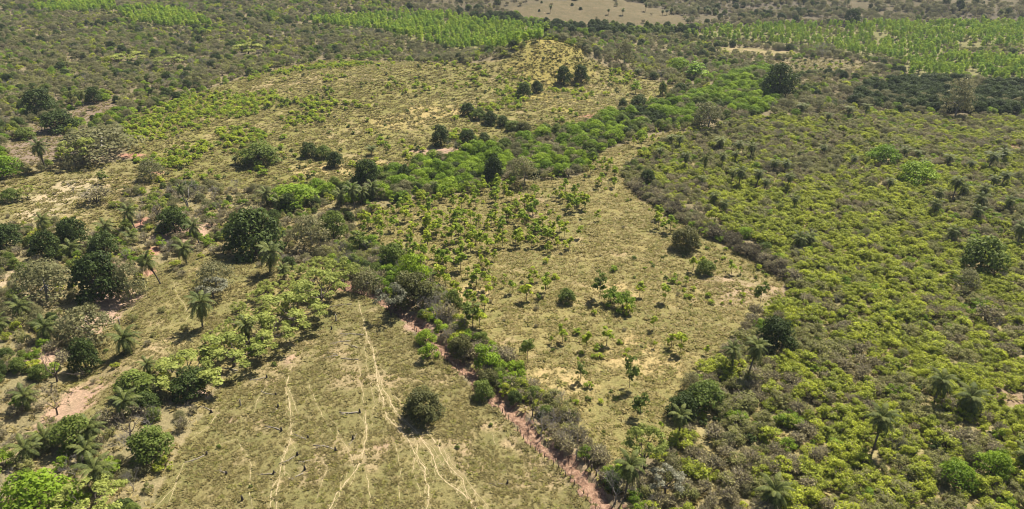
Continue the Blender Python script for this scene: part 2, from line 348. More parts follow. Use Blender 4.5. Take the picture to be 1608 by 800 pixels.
def dome_lobes(W, H, n, base=0.25, lob=0.34, flat=1.0):
    """lobe centres over a dome of width W and height H"""
    out = []
    for i in range(n):
        t = (i+0.5)/n; z = 1-t*1.05; a = i*2.39996+random.uniform(-.4, .4); rr = math.sqrt(max(0, 1-max(z, 0)**2))
        r = W*lob*random.uniform(0.55, 1.0)*0.5*1.35
        out.append((cos(a)*rr*W*0.36*random.uniform(.8, 1.15), sin(a)*rr*W*0.36*random.uniform(.8, 1.15), H*(base+(1-base)*0.68*max(z, 0)*random.uniform(.85, 1.1))+0.06*H, r, r, r*flat*0.8))
    return out
def limbs(bag, lobes, H0, r0, mat=0, lean=0.0, sides=5, fork=0.35, pick=7):
    """a tapered stem that forks into limbs reaching into the lobes"""
    f = np.array([lean, lean*0.4, H0*fork])
    tube(bag, [(0, 0, -0.25), (lean*0.3, 0.02, H0*fork*0.5), f], [r0*1.25, r0*0.95, r0*0.85], sides, mat, False)
    for L in random.sample(list(lobes), min(pick, len(lobes))):
        e = np.array(L[:3]); m = (f+e)/2+np.array([random.uniform(-.1, .1)*H0, random.uniform(-.1, .1)*H0, -0.05*H0])
        tube(bag, [f-(0, 0, r0*0.5), m, e], [r0*0.6, r0*0.38, r0*0.12], 4, mat, False)
def branch_rec(bag, p, d, ln, r, depth, mat, spread=0.65, up=0.12, ends=None, split=(2, 3), side=4):
    d = d/np.linalg.norm(d); q = p+d*ln*0.5+RNG.normal(size=3)*ln*0.05; e = p+d*ln+RNG.normal(size=3)*ln*0.08
    tube(bag, [p, q, e], [r, r*0.8, r*0.6], max(3, side), mat, False)
    if depth == 0:
        if ends is not None: ends.append(e)
        return
    for k in range(random.randint(*split)):
        nd = d+RNG.normal(size=3)*spread+np.array([0, 0, up]); branch_rec(bag, e, nd, ln*random.uniform(.62, .85), r*0.58, depth-1, mat, spread, up, ends, split, side-1)

# species: each maker returns (stem bag, crown bag, stem materials, crown materials), built at real size with its foot at the origin
def sp_shrub(mat, W=3.0, H=2.3, n=420, leaf=0.27, lob=0.42, nl=9, twigs=14):
    def f():
        st, cr = Bag(), Bag(); lb = dome_lobes(W, H, nl, 0.2, lob)
        for k in range(5):
            a = random.uniform(0, 6.28); tube(st, [(0.1*cos(a), 0.1*sin(a), -0.2), (W*.14*cos(a), W*.14*sin(a), H*.35), (W*.3*cos(a), W*.3*sin(a), H*.62)], [0.06, 0.05, 0.02], 4, 0, False)
        lb = [(L[0]*random.uniform(.7, 1.3), L[1]*random.uniform(.7, 1.3), L[2]*random.uniform(.7, 1.22), *(np.array(L[3:])*random.uniform(.6, 1.25))) for L in lb]
        lobe_leaves(cr, lb, n, leaf, 0, shell=.8)
        for k in range(twigs):
            L = random.choice(lb); a = random.uniform(0, 6.28); p = np.array(L[:3]); e = p+np.array([cos(a)*L[3]*.9, sin(a)*L[3]*.9, L[5]*random.uniform(.6, 1.5)])
            tube(cr, [p, e], [0.03, 0.012], 3, 1, False)
        return st, cr, [M['bark']], [M[mat], M['twig']]
    return f
def sp_dry(W=2.8, H=2.2, tw=170, lv=110, mat='dry', tm='twig'):
    def f():
        st, cr = Bag(), Bag()
        for k in range(6):
            a = random.uniform(0, 6.28); tube(st, [(0, 0, -0.2), (W*.1*cos(a), W*.1*sin(a), H*.3), (W*.24*cos(a), W*.24*sin(a), H*.55)], [0.06, 0.045, 0.02], 4, 0, False)
        C = []
        for k in range(tw):
            a = random.uniform(0, 6.28); rr = W*.42*math.sqrt(random.random()); z = H*(0.25+0.5*random.random()*(1-(rr/(W*.6))**2))
            p = np.array([cos(a)*rr*.7, sin(a)*rr*.7, z]); e = p+np.array([cos(a)*random.uniform(.1, .6)+random.uniform(-.3, .3), sin(a)*random.uniform(.1, .6)+random.uniform(-.3, .3), random.uniform(.15, .75)])*H*.42
            tube(cr, [p, (p+e)/2+RNG.normal(size=3)*.06, e], [0.034, 0.024, 0.012], 3, 1, False); C.append(e); C.append(p*0.4+e*0.6)
        C = np.array(C)[RNG.choice(len(C), lv)]+RNG.normal(size=(lv, 3))*.12
        leaves(cr, C, RNG.normal(size=(lv, 3))+(0, 0, .6), 0.16+0.14*RNG.random(lv), 0, 1.2)
        return st, cr, [M['bark']], [M[mat], M[tm]]
    return f
def sp_tree(mat, W=6.5, H=6.5, n=1100, leaf=0.36, nl=16, base=0.28, trunk=0.2, bark='bark', flat=1.0, lob=0.36, shell=0.38):
    def f():
        st, cr = Bag(), Bag(); lb = dome_lobes(W, H, nl, base, lob, flat)
        limbs(st, lb, H, trunk, 0, random.uniform(-.3, .3)); lobe_leaves(cr, lb, n, leaf, 0, shell=shell)
        return st, cr, [M[bark]], [M[mat]]
    return f
def sp_umbrella(mat='pale', W=7.5, H=5.6, n=2400, leaf=0.26, bark='bark'):
    def f():
        st, cr = Bag(), Bag(); ends = []
        tube(st, [(0, 0, -0.25), (0.1, 0, H*.15), (0.15, 0.1, H*.28)], [0.24, 0.19, 0.17], 6, 0, False)
        for k in range(6):
            a = k*1.05+random.uniform(-.3, .3); branch_rec(st, np.array([0.15, 0.1, H*.26]), np.array([cos(a)*1.0, sin(a)*1.0, 0.75]), H*.27, 0.11, 3, 0, 0.42, 0.12, ends, (2, 2), 4)
        E = np.array(ends); s = (W*0.5)/np.percentile(np.hypot(E[:, 0], E[:, 1]), 92)
        lb = [(e[0], e[1], min(e[2], H*0.95), random.uniform(.45, .95), random.uniform(.45, .95), random.uniform(.22, .4)) for e in ends]
        lobe_leaves(cr, lb, n, leaf, 0, up=0.6, shell=0.6)
        return st, cr, [M[bark]], [M[mat]]
    return f
def sp_bare(H=6.0, bark='greybark', depth=4, leafy=0, mat='dry'):
    def f():
        st, cr = Bag(), Bag(); ends = []; p = np.array([0.0, 0, -0.25])
        tube(st, [p, (0.05, 0.05, H*.14), (0.1, 0, H*.28)], [0.15, 0.12, 0.11], 5, 0, False)
        starts = []
        for k in range(4):
            a = k*1.57+random.uniform(-.4, .4); branch_rec(cr, np.array([0.1, 0, H*.27]), np.array([cos(a)*.55, sin(a)*.55, 0.9]), H*.25, 0.08, depth, 0, 0.38, 0.15, ends, (2, 3), 4)
        E = np.array(ends)
        tw = E[RNG.choice(len(E), min(len(E), 260))]
        for e in tw: tube(cr, [e, e+RNG.normal(size=3)*.22+np.array([0, 0, .25])], [0.02, 0.008], 3, 0, False)
        if leafy:
            C = E[RNG.choice(len(E), leafy)]+RNG.normal(size=(leafy, 3))*.08
            leaves(cr, C, RNG.normal(size=(leafy, 3))+(0, 0, .5), 0.16+0.14*RNG.random(leafy), 1)
        return st, cr, [M[bark]], [M[bark], M[mat]]
    return f
def sp_sapling(H=3.4, W=1.8, n=170, leaf=0.34, mat='sap', nl=7):
    def f():
        st, cr = Bag(), Bag(); lx = random.uniform(-.15, .15)
        tube(st, [(0, 0, -0.2), (lx, 0, H*.4), (lx*1.5, .05, H*.8)], [0.055, 0.045, 0.02], 4, 0, False); lb = []
        for k in range(nl):
            a = k*2.4; z = H*random.uniform(.42, .96); r = W*.36*(1.15-z/H*.6); p = (lx+cos(a)*r, sin(a)*r, z)
            tube(st, [(lx, 0, z-.35*W*.5), p], [0.025, 0.01], 3, 0, False); q = random.uniform(.24, .42)*W*.62; lb.append((*p, q, q, q*.7))
        lobe_leaves(cr, lb, n, leaf, 0, up=.5, shell=.7, aspect=1.5)
        return st, cr, [M['bark']], [M[mat]]
    return f
def sp_plantation(H=7.0, W=4.0, n=520, leaf=0.42):
    def f():
        st, cr = Bag(), Bag(); lb = []
        for k in range(11):
            t = k/10; a = k*2.4; r = W*.28*(1-.55*t); q = W*random.uniform(.2, .28)*(1-.35*t); lb.append((cos(a)*r, sin(a)*r, H*(.34+.58*t), q, q, q*.85))
        limbs(st, lb, H, .12, 0, 0, 4, .34, 4); lobe_leaves(cr, lb, n, leaf, 0, shell=.5)
        return st, cr, [M['bark']], [M['plant']]
    return f
def frond_bag(L, droop, n=20, mat=0, w=0.62, lift=0.55):
    b = Bag(); P = []
    for i in range(9):
        t = i/8; P.append((L*t*(1-.12*droop*t), 0, L*(lift*t-(lift*.55+droop*.55)*t*t)))
    P = np.array(P); tube(b, P, np.linspace(.05, .012, 9), 3, mat, False)
    T = np.linspace(.14, 1, n); C = np.stack([np.interp(T, np.linspace(0, 1, 9), P[:, k]) for k in range(3)], 1)
    D = np.gradient(C, axis=0); D /= np.linalg.norm(D, axis=1)[:, None]
    V = []; Q = []
    for i in range(n):
        ll = w*math.sin(pi*(0.12+0.80*T[i]))*random.uniform(.85, 1.15)
        for s in (-1, 1):
            side = np.array([0, s, 0]); o = side*ll*.85+D[i]*ll*.42+np.array([0, 0, -ll*random.uniform(.30, .62)])
            m = C[i]+o*.5+np.array([0, 0, ll*.12]); wd = D[i]*(L/n)*.46; k = len(V)
            V += [C[i]-wd*.6, C[i]+wd*.6, m+wd, m-wd, C[i]+o+wd*.2, C[i]+o-wd*.2]; Q += [(k, k+1, k+2, k+3), (k+3, k+2, k+4, k+5)]
    b.add(V, Q, mat, RNG.random(len(Q))); return b

def bag_mesh(b, name, mats): return b.mesh(name, mats)
def tilt_bag(b, rz, ry, off):
    R = np.array(Matrix.Rotation(rz, 3, 'Z') @ Matrix.Rotation(ry, 3, 'Y')); o = Bag(); o.n = b.n; o.q = b.q; o.m = b.m; o.a = b.a
    o.v = [v @ R.T + np.asarray(off) for v in b.v]; return o

SPEC = {   # name in scene, stem name, crown name, maker, variants, nominal height, nominal width
 'yg': ('leafy_shrub', 'stem', 'foliage', sp_shrub('yg', n=1000, leaf=.19, nl=12, lob=.36, twigs=30), 8, 2.4, 3.0),
 'ol': ('olive_shrub', 'stem', 'foliage', sp_shrub('olive', n=850, leaf=.18, nl=12, lob=.36, twigs=60), 5, 2.4, 3.0),
 'gs': ('green_shrub', 'stem', 'foliage', sp_shrub('green', 3.6, 3.0, 1400, .20, nl=13, lob=.36, twigs=20), 4, 3.0, 3.6),
 'dry': ('dry_shrub', 'stem', 'twigs', sp_dry(lv=240), 7, 2.2, 2.8),
 'gh': ('hedge_shrub', 'stem', 'twigs', sp_dry(lv=260, mat='hedge', tm='bark'), 5, 2.2, 2.8),
 'gt': ('thicket_tree', 'trunk', 'crown', sp_tree('green', 5.6, 4.6, 2400, .25, 20, .06, .13, flat=.8), 4, 4.6, 5.6),
 'dk': ('broadleaf_tree', 'trunk', 'crown', sp_tree('dark', 6.6, 6.6, 3600, .30, 24, .05, .22), 4, 6.6, 6.6),
 'md': ('round_tree', 'trunk', 'crown', sp_tree('mid', 5.5, 5.5, 2700, .28, 20, .06, .17), 4, 5.5, 5.5),
 'fg': ('dry_forest_tree', 'trunk', 'crown', sp_tree('grey', 6.4, 5.6, 2100, .25, 20, .10, .16, 'greybark', .85, .36, .5), 5, 5.6, 6.4),
 'ob': ('olive_tree', 'trunk', 'crown', sp_tree('tan', 6.0, 5.6, 4200, .24, 20, .05, .17), 3, 5.6, 6.0),
 'um': ('umbrella_tree', 'trunk', 'crown', sp_umbrella(), 4, 5.6, 7.5),
 'sv': ('silvery_tree', 'trunk', 'crown', sp_umbrella('silver', 6.0, 5.2, 1500, .24), 2, 5.2, 6.5),
 'ba': ('bare_tree', 'trunk', 'branches', sp_bare(), 3, 6.5, 5.0),
 'bd': ('leafless_tree', 'trunk', 'branches', sp_bare(5.5, 'bark', 4, 120), 2, 6.0, 5.0),
 'sa': ('sapling', 'stem', 'foliage', sp_sapling(), 6, 3.4, 1.8),
 'yt': ('young_tree', 'trunk', 'crown', sp_sapling(4.6, 2.9, 330, .34, 'mid', 10), 3, 4.6, 2.9),
 'pl': ('plantation_tree', 'trunk', 'crown', sp_plantation(), 5, 7.0, 4.0),
 'sb': ('round_bush', 'stem', 'foliage', sp_shrub('dark', 1.7, 1.3, 230, .22, nl=6, twigs=0), 4, 1.3, 1.7),
 'sg': ('small_bush', 'stem', 'foliage', sp_shrub('mid', 1.6, 1.1, 210, .22, nl=6, twigs=2), 4, 1.1, 1.6),
 'ys': ('yellow_bush', 'stem', 'foliage', sp_shrub('sap', 2.0, 1.7, 240, .27, nl=7, twigs=4), 4, 1.7, 2.0),
}
NOM = {}; PROTO = {}     # species -> list of (stem mesh, crown mesh, joined mesh)
for key, (nm, sn, cn, mk, nv, hh, ww) in SPEC.items():
    PROTO[key] = []
    for v in range(nv):
        st, cr, sm, cm = mk()
        j = Bag(); j.merge(st, 0); j.merge(cr, len(sm))
        PROTO[key].append((st.mesh(nm+'_'+sn, sm), cr.mesh(nm+'_'+cn, cm), j.mesh(nm, sm+cm)))
        V_ = np.concatenate(cr.v); NOM.setdefault(key, []).append((np.percentile(V_[:, 2], 99), np.percentile(V_[:, 0], 98)-np.percentile(V_[:, 0], 2)))
# palms: two trunks, live fronds of three bends, hanging dead fronds
PALM_H = 6.2
def palm_trunk():
    b = Bag(); lx = random.uniform(-.35, .35); Z = np.linspace(-.25, PALM_H, 9)
    tube(b, [(lx*(z/PALM_H)**2, .1*math.sin(z), z) for z in Z], np.linspace(.21, .15, 9)*(1+.08*np.sin(np.arange(9)*2.1)), 7, 0); return b, lx
PTR = [palm_trunk() for k in range(6)]
FR = [frond_bag(2.9, d, 20, 0, .62, l) for d, l in ((.6, .85), (1.05, .6), (1.4, .3))]
DEADF = frond_bag(2.3, 1.0, 14, 0, .40, -.30)
FRM = [f.mesh('palm_frond', [M['palm']]) for f in FR]; DEADM = DEADF.mesh('dead_palm_frond', [M['palmdead']]); PTM = [b.mesh('palm_trunk', [M['palmbark']]) for b, l in PTR]
def palm_layout(k):
    random.seed(900+k); out = []; tw = random.uniform(-.2, .3)
    for i in range(30):
        t = i/29; a = i*2.39996+random.uniform(-.15, .15); out.append((0 if t < .25 else 1 if t < .6 else 2, a, -radians(38)*(1-t)+radians(28)*t*1.2+tw*.5+random.uniform(-.16, .16), random.uniform(.7, 1.12)))
    for i in range(16): out.append((3, i*.393+random.uniform(-.2, .2), radians(random.uniform(48, 72)), random.uniform(.7, 1.2)))
    return out
PJ = []
for k in range(6):
    j = Bag(); b, lx = PTR[k]; j.merge(b, 0)
    for (f, a, ry, s) in palm_layout(k):
        src = DEADF if f == 3 else FR[f]; o = tilt_bag(src, a, ry, (0, 0, 0)); o.v = [v*s+np.array([lx, .1*math.sin(PALM_H), PALM_H]) for v in o.v]; j.merge(o, 2 if f == 3 else 1)
    PJ.append(j.mesh('palm_tree', [M['palmbark'], M['palm'], M['palmdead']]))
random.seed(11)

# ------------------------------------------------------------------ object helpers
def link(name, data, parent=None, loc=None, rot=None, scl=None):
    o = bpy.data.objects.new(name, data); COL.objects.link(o)
    if parent is not None: o.parent = parent
    if loc is not None: o.location = loc
    if rot is not None: o.rotation_euler = rot
    if scl is not None: o.scale = scl
    return o
def tag(o, label, cat, group=None):
    o['label'] = label; o['category'] = cat
    if group: o['group'] = group
    return o
TALLY = {}
def plant(key, x, y, label, cat, group=None, s=1.0, sw=None, parts=True, rz=None, v=None, sink=0.08, z=None):
    nm, sn, cn, mk, nv, hh, ww = SPEC[key]
    v = random.randrange(nv) if v is None else v; rz = random.uniform(0, 6.28) if rz is None else rz; sw = s if sw is None else sw
    loc = (x, y, (float(h(x, y)) if z is None else z)-sink); st, cr, jm = PROTO[key][v]
    if parts:
        r = link(nm, None, None, loc, (0, 0, rz), (sw, sw, s)); r.empty_display_size = .5
        link(sn, st, r); link(cn, cr, r)
    else:
        r = link(nm, jm, None, loc, (0, 0, rz), (sw, sw, s))
    tag(r, label, cat, group); TALLY[key] = TALLY.get(key, 0)+1
    return r
def palm(x, y, label, group=None, s=1.0, sh=None, parts=True, lean=(0, 0), rz=None, k=None):
    k = random.randrange(6) if k is None else k; rz = random.uniform(0, 6.28) if rz is None else rz; sh = s if sh is None else sh
    loc = (x, y, float(h(x, y))-.05); rot = (lean[0], lean[1], rz)
    if not parts:
        r = link('palm_tree', PJ[k], None, loc, rot, (s, s, sh))
    else:
        r = link('palm_tree', None, None, loc, rot, (1, 1, 1)); b, lx = PTR[k]
        link('trunk', PTM[k], r, None, None, (1, 1, sh))
        for (f, a, ry, fs) in palm_layout(k):
            link('dead_frond' if f == 3 else 'frond', DEADM if f == 3 else FRM[f], r, (lx, .1*math.sin(PALM_H), PALM_H*sh), (0, ry, a), (fs*s,)*3)
    tag(r, label, 'palm tree', group); TALLY['palm'] = TALLY.get('palm', 0)+1
    return r

def stuff_gn(name, meshes, P, S, label=None):
    """one object: plants of one kind too many to count, set on the ground point by point"""
    if len(P) == 0: return
    pc = bpy.data.collections.new(name+'_source')
    for i, me in enumerate(meshes):
        o = bpy.data.objects.new('%s_source_%02d' % (name, i), me); pc.objects.link(o)
    n = len(P); me = bpy.data.meshes.new(name); me.vertices.add(n); me.vertices.foreach_set('co', np.asarray(P, np.float32).ravel())
    rot = np.zeros((n, 3), np.float32); rot[:, 2] = RNG.random(n)*6.28; rot[:, 0] = RNG.normal(size=n)*.05; rot[:, 1] = RNG.normal(size=n)*.05
    for nm, ty, pr, dat in (('rot', 'FLOAT_VECTOR', 'vector', rot), ('scl', 'FLOAT_VECTOR', 'vector', np.asarray(S, np.float32)), ('idx', 'INT', 'value', RNG.integers(0, len(meshes), n).astype(np.int32))):
        a = me.attributes.new(nm, ty, 'POINT'); a.data.foreach_set(pr, dat.ravel())
    me.update()
    ng = bpy.data.node_groups.new(name, 'GeometryNodeTree')
    ng.interface.new_socket('Geometry', in_out='INPUT', socket_type='NodeSocketGeometry'); ng.interface.new_socket('Geometry', in_out='OUTPUT', socket_type='NodeSocketGeometry')
    N = ng.nodes; L = ng.links; gi = N.new('NodeGroupInput'); go = N.new('NodeGroupOutput')
    ci = N.new('GeometryNodeCollectionInfo'); ci.inputs[0].default_value = pc; ci.inputs['Separate Children'].default_value = True; ci.inputs['Reset Children'].default_value = True
    ip = N.new('GeometryNodeInstanceOnPoints'); ip.inputs['Pick Instance'].default_value = True
    def attr(nm, ty):
        a = N.new('GeometryNodeInputNamedAttribute'); a.data_type = ty; a.inputs['Name'].default_value = nm; return a.outputs['Attribute']
    L.new(gi.outputs[0], ip.inputs['Points']); L.new(ci.outputs[0], ip.inputs['Instance'])
    L.new(attr('idx', 'INT'), ip.inputs['Instance Index']); L.new(attr('rot', 'FLOAT_VECTOR'), ip.inputs['Rotation']); L.new(attr('scl', 'FLOAT_VECTOR'), ip.inputs['Scale'])
    L.new(ip.outputs[0], go.inputs[0])
    o = link(name, me); md = o.modifiers.new('scatter', 'NODES'); md.node_group = ng
    o['kind'] = 'stuff'
    if label: o['label'] = label
    return o
#==BUILD==
# ------------------------------------------------------------------ ground: one sheet, fine where the fields lie, coarse towards the horizon
def rows():
    y = 40.0; out = [-60, -20, 10, 25]
    while y < 3600:
        out.append(y); y *= 1.02 if y < 95 else 1.0042 if y < 300 else 1.008 if y < 800 else 1.03
    return np.array(out)
GY = rows(); tt = np.linspace(-1, 1, 560); GT = 0.62*tt+0.38*tt**5
XX = GT[None, :]*(70+np.maximum(GY, 0)*1.05)[:, None]; YY = np.repeat(GY[:, None], len(GT), 1)
ZZ = h(XX, YY)
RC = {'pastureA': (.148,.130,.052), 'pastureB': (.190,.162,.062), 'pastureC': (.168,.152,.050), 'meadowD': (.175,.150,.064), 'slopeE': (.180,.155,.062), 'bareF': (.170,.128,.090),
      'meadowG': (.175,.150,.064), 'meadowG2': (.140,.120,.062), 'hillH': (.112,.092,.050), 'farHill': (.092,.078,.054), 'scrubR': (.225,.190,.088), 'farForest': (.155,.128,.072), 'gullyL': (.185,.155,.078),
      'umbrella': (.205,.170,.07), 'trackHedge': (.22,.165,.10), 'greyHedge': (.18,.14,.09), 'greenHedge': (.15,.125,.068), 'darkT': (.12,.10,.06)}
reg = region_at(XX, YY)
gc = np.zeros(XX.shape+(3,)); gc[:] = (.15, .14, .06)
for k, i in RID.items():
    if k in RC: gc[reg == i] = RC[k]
big = fbm(XX/28., YY/28., 201, 4); mid = fbm(XX/7., YY/7., 211, 4)
open_ = np.isin(reg, [RID[k] for k in ('pastureA', 'pastureB', 'pastureC', 'meadowD', 'slopeE', 'meadowG', 'meadowG2')])
wg = (open_*sstep(.47, .66, .6*big+.4*mid)*.60)[..., None]; gc = gc*(1-wg)+np.array((.128,.122,.042))*wg      # greener turf in drifts
wp = (open_*sstep(.54, .70, .45*(1-big)+.55*fbm(XX/5., YY/5., 221, 4))*.55)[..., None]; gc = gc*(1-wp)+np.array((.300,.222,.130))*wp   # thin turf over reddish earth
wt = ((reg == RID['farHill'])*(1-sstep(.36, .55, fbm(XX/55., YY/55., 231, 3))))[..., None]; gc = gc*(1-wt)+np.array((.098,.082,.048))*wt      # open slopes between the far woods
def patch(px, py, rx, ry, col, k=1.0):
    """bare or greener ground of its own shape at one spot"""
    global gc
    x, y, z = ground_pt(px, py); d = math.hypot(y, CAMZ); sx = rx*d/FPX; x2, y2, z2 = ground_pt(px, py-ry); sy = abs(y2-y)
    if col[0]/col[1] > 1.34 and k > .9: SOIL.append((x, y, sx, sy))
    q = np.hypot((XX-x)/sx, (YY-y)/sy) + 1.1*(fbm(XX/(.5*sx), YY/(.5*sx), 81, 4)-.5)
    w = (k*(1-sstep(.55, 1.05, q)))[..., None]; gc = gc*(1-w)+np.array(col)*w
SOIL = []; PINK = (.30,.205,.140); RED = (.285,.155,.105); PALE = (.30,.245,.145)
for a in [(1150,455,75,30,(.27,.20,.125),.8),(830,325,45,18,PINK,.5),(1010,310,16,8,PINK,.6),(545,455,22,12,RED),(275,372,45,12,PINK),(235,398,12,18,RED),(222,350,12,14,RED),(475,405,20,8,RED),(205,245,22,5,RED),(245,272,14,4,RED),
          (950,186,40,7,RED),(690,238,60,6,PINK),(110,640,44,46,(.30,.205,.135)),(185,475,44,24,(.28,.20,.135)),(150,505,34,26,(.29,.205,.14)),(300,360,40,12,PINK),(180,420,30,14,PINK),(60,560,30,20,PINK),(235,428,10,10,RED),(365,660,12,7,PINK,.7),(455,565,10,9,PINK,.7),(600,700,14,10,PINK,.5),
          (120,290,45,14,PALE),(80,310,60,16,PALE),(60,335,50,10,PALE),(1600,235,36,14,(.21,.125,.088),.8),(1590,625,40,16,(.20,.135,.092),.8),(1330,800,18,10,(.22,.13,.09),.8),(1380,545,18,12,PINK),(660,520,30,10,(.30,.20,.14)),(300,620,35,18,(.33,.25,.17)),(1245,125,14,8,PINK),(20,440,40,28,(.31,.24,.15)),(30,470,26,12,(.31,.24,.15)),
          (965,455,40,18,(.29,.225,.10)),(870,600,70,30,(.285,.222,.10)),(1000,560,80,40,(.28,.218,.096)),(720,470,60,30,(.29,.225,.10)),(560,265,110,12,(.29,.23,.10)),(640,190,70,14,(.27,.215,.085)),(862,104,62,34,(.225,.188,.055)),(690,175,60,12,(.28,.22,.09))]:
    patch(*a)
nr, nc = XX.shape; ii = np.arange(nr*nc).reshape(nr, nc)
Q = np.stack([ii[:-1, :-1], ii[:-1, 1:], ii[1:, 1:], ii[1:, :-1]], -1).reshape(-1, 4)
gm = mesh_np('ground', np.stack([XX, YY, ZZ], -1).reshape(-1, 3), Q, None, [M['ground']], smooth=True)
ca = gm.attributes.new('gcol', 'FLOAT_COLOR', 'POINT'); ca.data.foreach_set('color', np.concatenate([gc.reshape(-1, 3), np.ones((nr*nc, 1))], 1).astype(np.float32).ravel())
go = link('ground', gm); go['kind'] = 'structure'

# eroded red earth track along the fence, and the trodden cattle paths: ragged sheets lying just above the turf
def resample(P, step):
    P = np.asarray(P, float); s = np.concatenate([[0], np.cumsum(np.hypot(*np.diff(P, axis=0).T))]); n = max(2, int(s[-1]/step))
    t = np.linspace(0, s[-1], n); return np.stack([np.interp(t, s, P[:, 0]), np.interp(t, s, P[:, 1])], 1), t
def strip(name, P, w0, w1, mat, lift, step=.5, cols=5, wob=.5, seed=1, fade=False, rough=0.0, kind='structure'):
    P, t = resample(P, step); P = P + np.stack([(fbm(t/3.5, t*0+seed, seed, 3)-.5)*wob, (fbm(t/3.5, t*0+seed, seed+9, 3)-.5)*wob], 1)
    D = np.gradient(P, axis=0); D /= np.hypot(D[:, 0], D[:, 1])[:, None]+1e-9; Nn = np.stack([-D[:, 1], D[:, 0]], 1); n = len(P); u = t/t[-1]
    W = (w0+(w1-w0)*u)
    if fade: W = W*np.clip(np.minimum(u, 1-u)*9+.15, 0, 1)
    wl = W*(.35+1.3*vnoise(t/.8, t*0, seed+3)); wr = W*(.35+1.3*vnoise(t/.8, t*0, seed+4))
    C = np.linspace(-1, 1, cols); off = np.where(C[None, :] < 0, C[None, :]*wl[:, None], C[None, :]*wr[:, None])*.5
    X = P[:, 0:1]+Nn[:, 0:1]*off; Y = P[:, 1:2]+Nn[:, 1:2]*off
    Z = h(X, Y)+lift*(1-np.abs(C)[None, :]**4*1.6)+rough*(fbm(X/.9, Y/.9, seed+5, 3)-.35)
    if name == 'cattle_path' and cols > 3:
        for ox in (-.15, 0, .15):
            for oy in (-.15, 0, .15): PR[pr_idx(X+ox, Y+oy)] = True
    ix = np.arange(n*cols).reshape(n, cols); Qs = np.stack([ix[:-1, :-1], ix[1:, :-1], ix[1:, 1:], ix[:-1, 1:]], -1).reshape(-1, 4)
    o = link(name, mesh_np(name, np.stack([X, Y, Z], -1).reshape(-1, 3), Qs, None, [M[mat]], smooth=True)); o['kind'] = kind; return o
strip('eroded_track', TRACK, 2.5, 4.3, 'redsoil', .08, .40, 19, 1.2, 5, rough=.62)
PR = np.zeros((2700, 1800), bool)      # cells of 0.3 m with a path in them: tufts keep off
def pr_idx(x, y): return np.clip(((np.asarray(x)+405)/.3).astype(int), 0, 2699), np.clip(((np.asarray(y)-72)/.3).astype(int), 0, 1799)
PATHS = [
 [(556,462),(565,478),(572,510),(574,525),(583,545),(590,575),(591,600),(602,635),(606,655),(640,690),(655,720),(668,735),(672,765),(668,800),(665,830)],
 [(583,545),(592,575),(602,610),(620,645),(640,665),(660,690),(680,715),(690,745),(720,770),(745,795),(775,835)],
 [(668,666),(672,680),(690,700),(705,730),(725,755),(735,780),(765,825)],
 [(566,640),(576,646),(574,665),(576,690),(568,720),(555,740),(530,775),(512,808),(500,835)],
 [(458,570),(450,602),(452,625),(456,655),(454,690),(443,720),(440,745),(430,765),(420,808)],
 [(440,745),(436,770),(434,810)],
 [(510,655),(528,665),(535,690),(548,705),(553,725),(556,738)],
 [(325,716),(288,728),(282,745),(272,770),(262,800),(255,825)],
 [(283,745),(262,778),(240,805)],
 [(618,694),(630,735),(628,760),(626,790)],
 [(608,600),(618,618),(635,640),(645,650)],
 [(450,602),(462,630),(470,652)],
 [(574,525),(574,560),(582,600),(590,640)],
 [(650,668),(662,690),(680,705),(692,722)],
 [(505,720),(515,735),(500,775),(498,800)],
 [(575,740),(580,760),(578,795)],
 [(482,600),(492,625),(505,650),(520,680)],
 [(420,600),(402,630),(398,652)],
 [(300,690),(330,668),(350,640)],
 [(340,700),(372,690),(395,730),(390,775),(398,800)],
 [(640,665),(655,700),(650,740),(662,790)],
 [(700,712),(722,742),(748,772),(770,800)],
 [(560,560),(565,600),(572,640)],
 [(770,680),(780,700)], [(232,475),(228,455),(234,430),(240,410)], [(205,490),(212,470),(220,462)], [(270,440),(282,470),(296,490)], [(250,520),(290,505),(320,470)],
 [(95,345),(110,320),(135,290),(160,262),(185,255)], [(20,340),(60,325),(100,300),(140,275)], [(0,320),(50,305),(110,285)], [(55,345),(52,325),(60,310)], [(125,340),(150,330),(180,340)],
 [(430,285),(440,300),(452,315)], [(650,190),(700,215),(740,212)], [(895,290),(905,330),(912,380)], [(905,300),(960,330),(985,350)],
]
for i, p in enumerate(PATHS):
    q = unproj([a[0] for a in p], [a[1] for a in p]); big = i in (0, 1, 2, 3, 4)
    if big:      # side strands that braid with the main one
        for k in (0, 1, 2, 3): strip('cattle_path', q[k % 3:], .08, .12, 'dust', .03, .3, 3, 2.2+1.3*k, 300+7*i+k, True)
    strip('cattle_path', q, (.21 if big else .11), (.24 if big else .13), 'dust', .035 if big else .03, .3, 4, .9, 20+3*i, True)

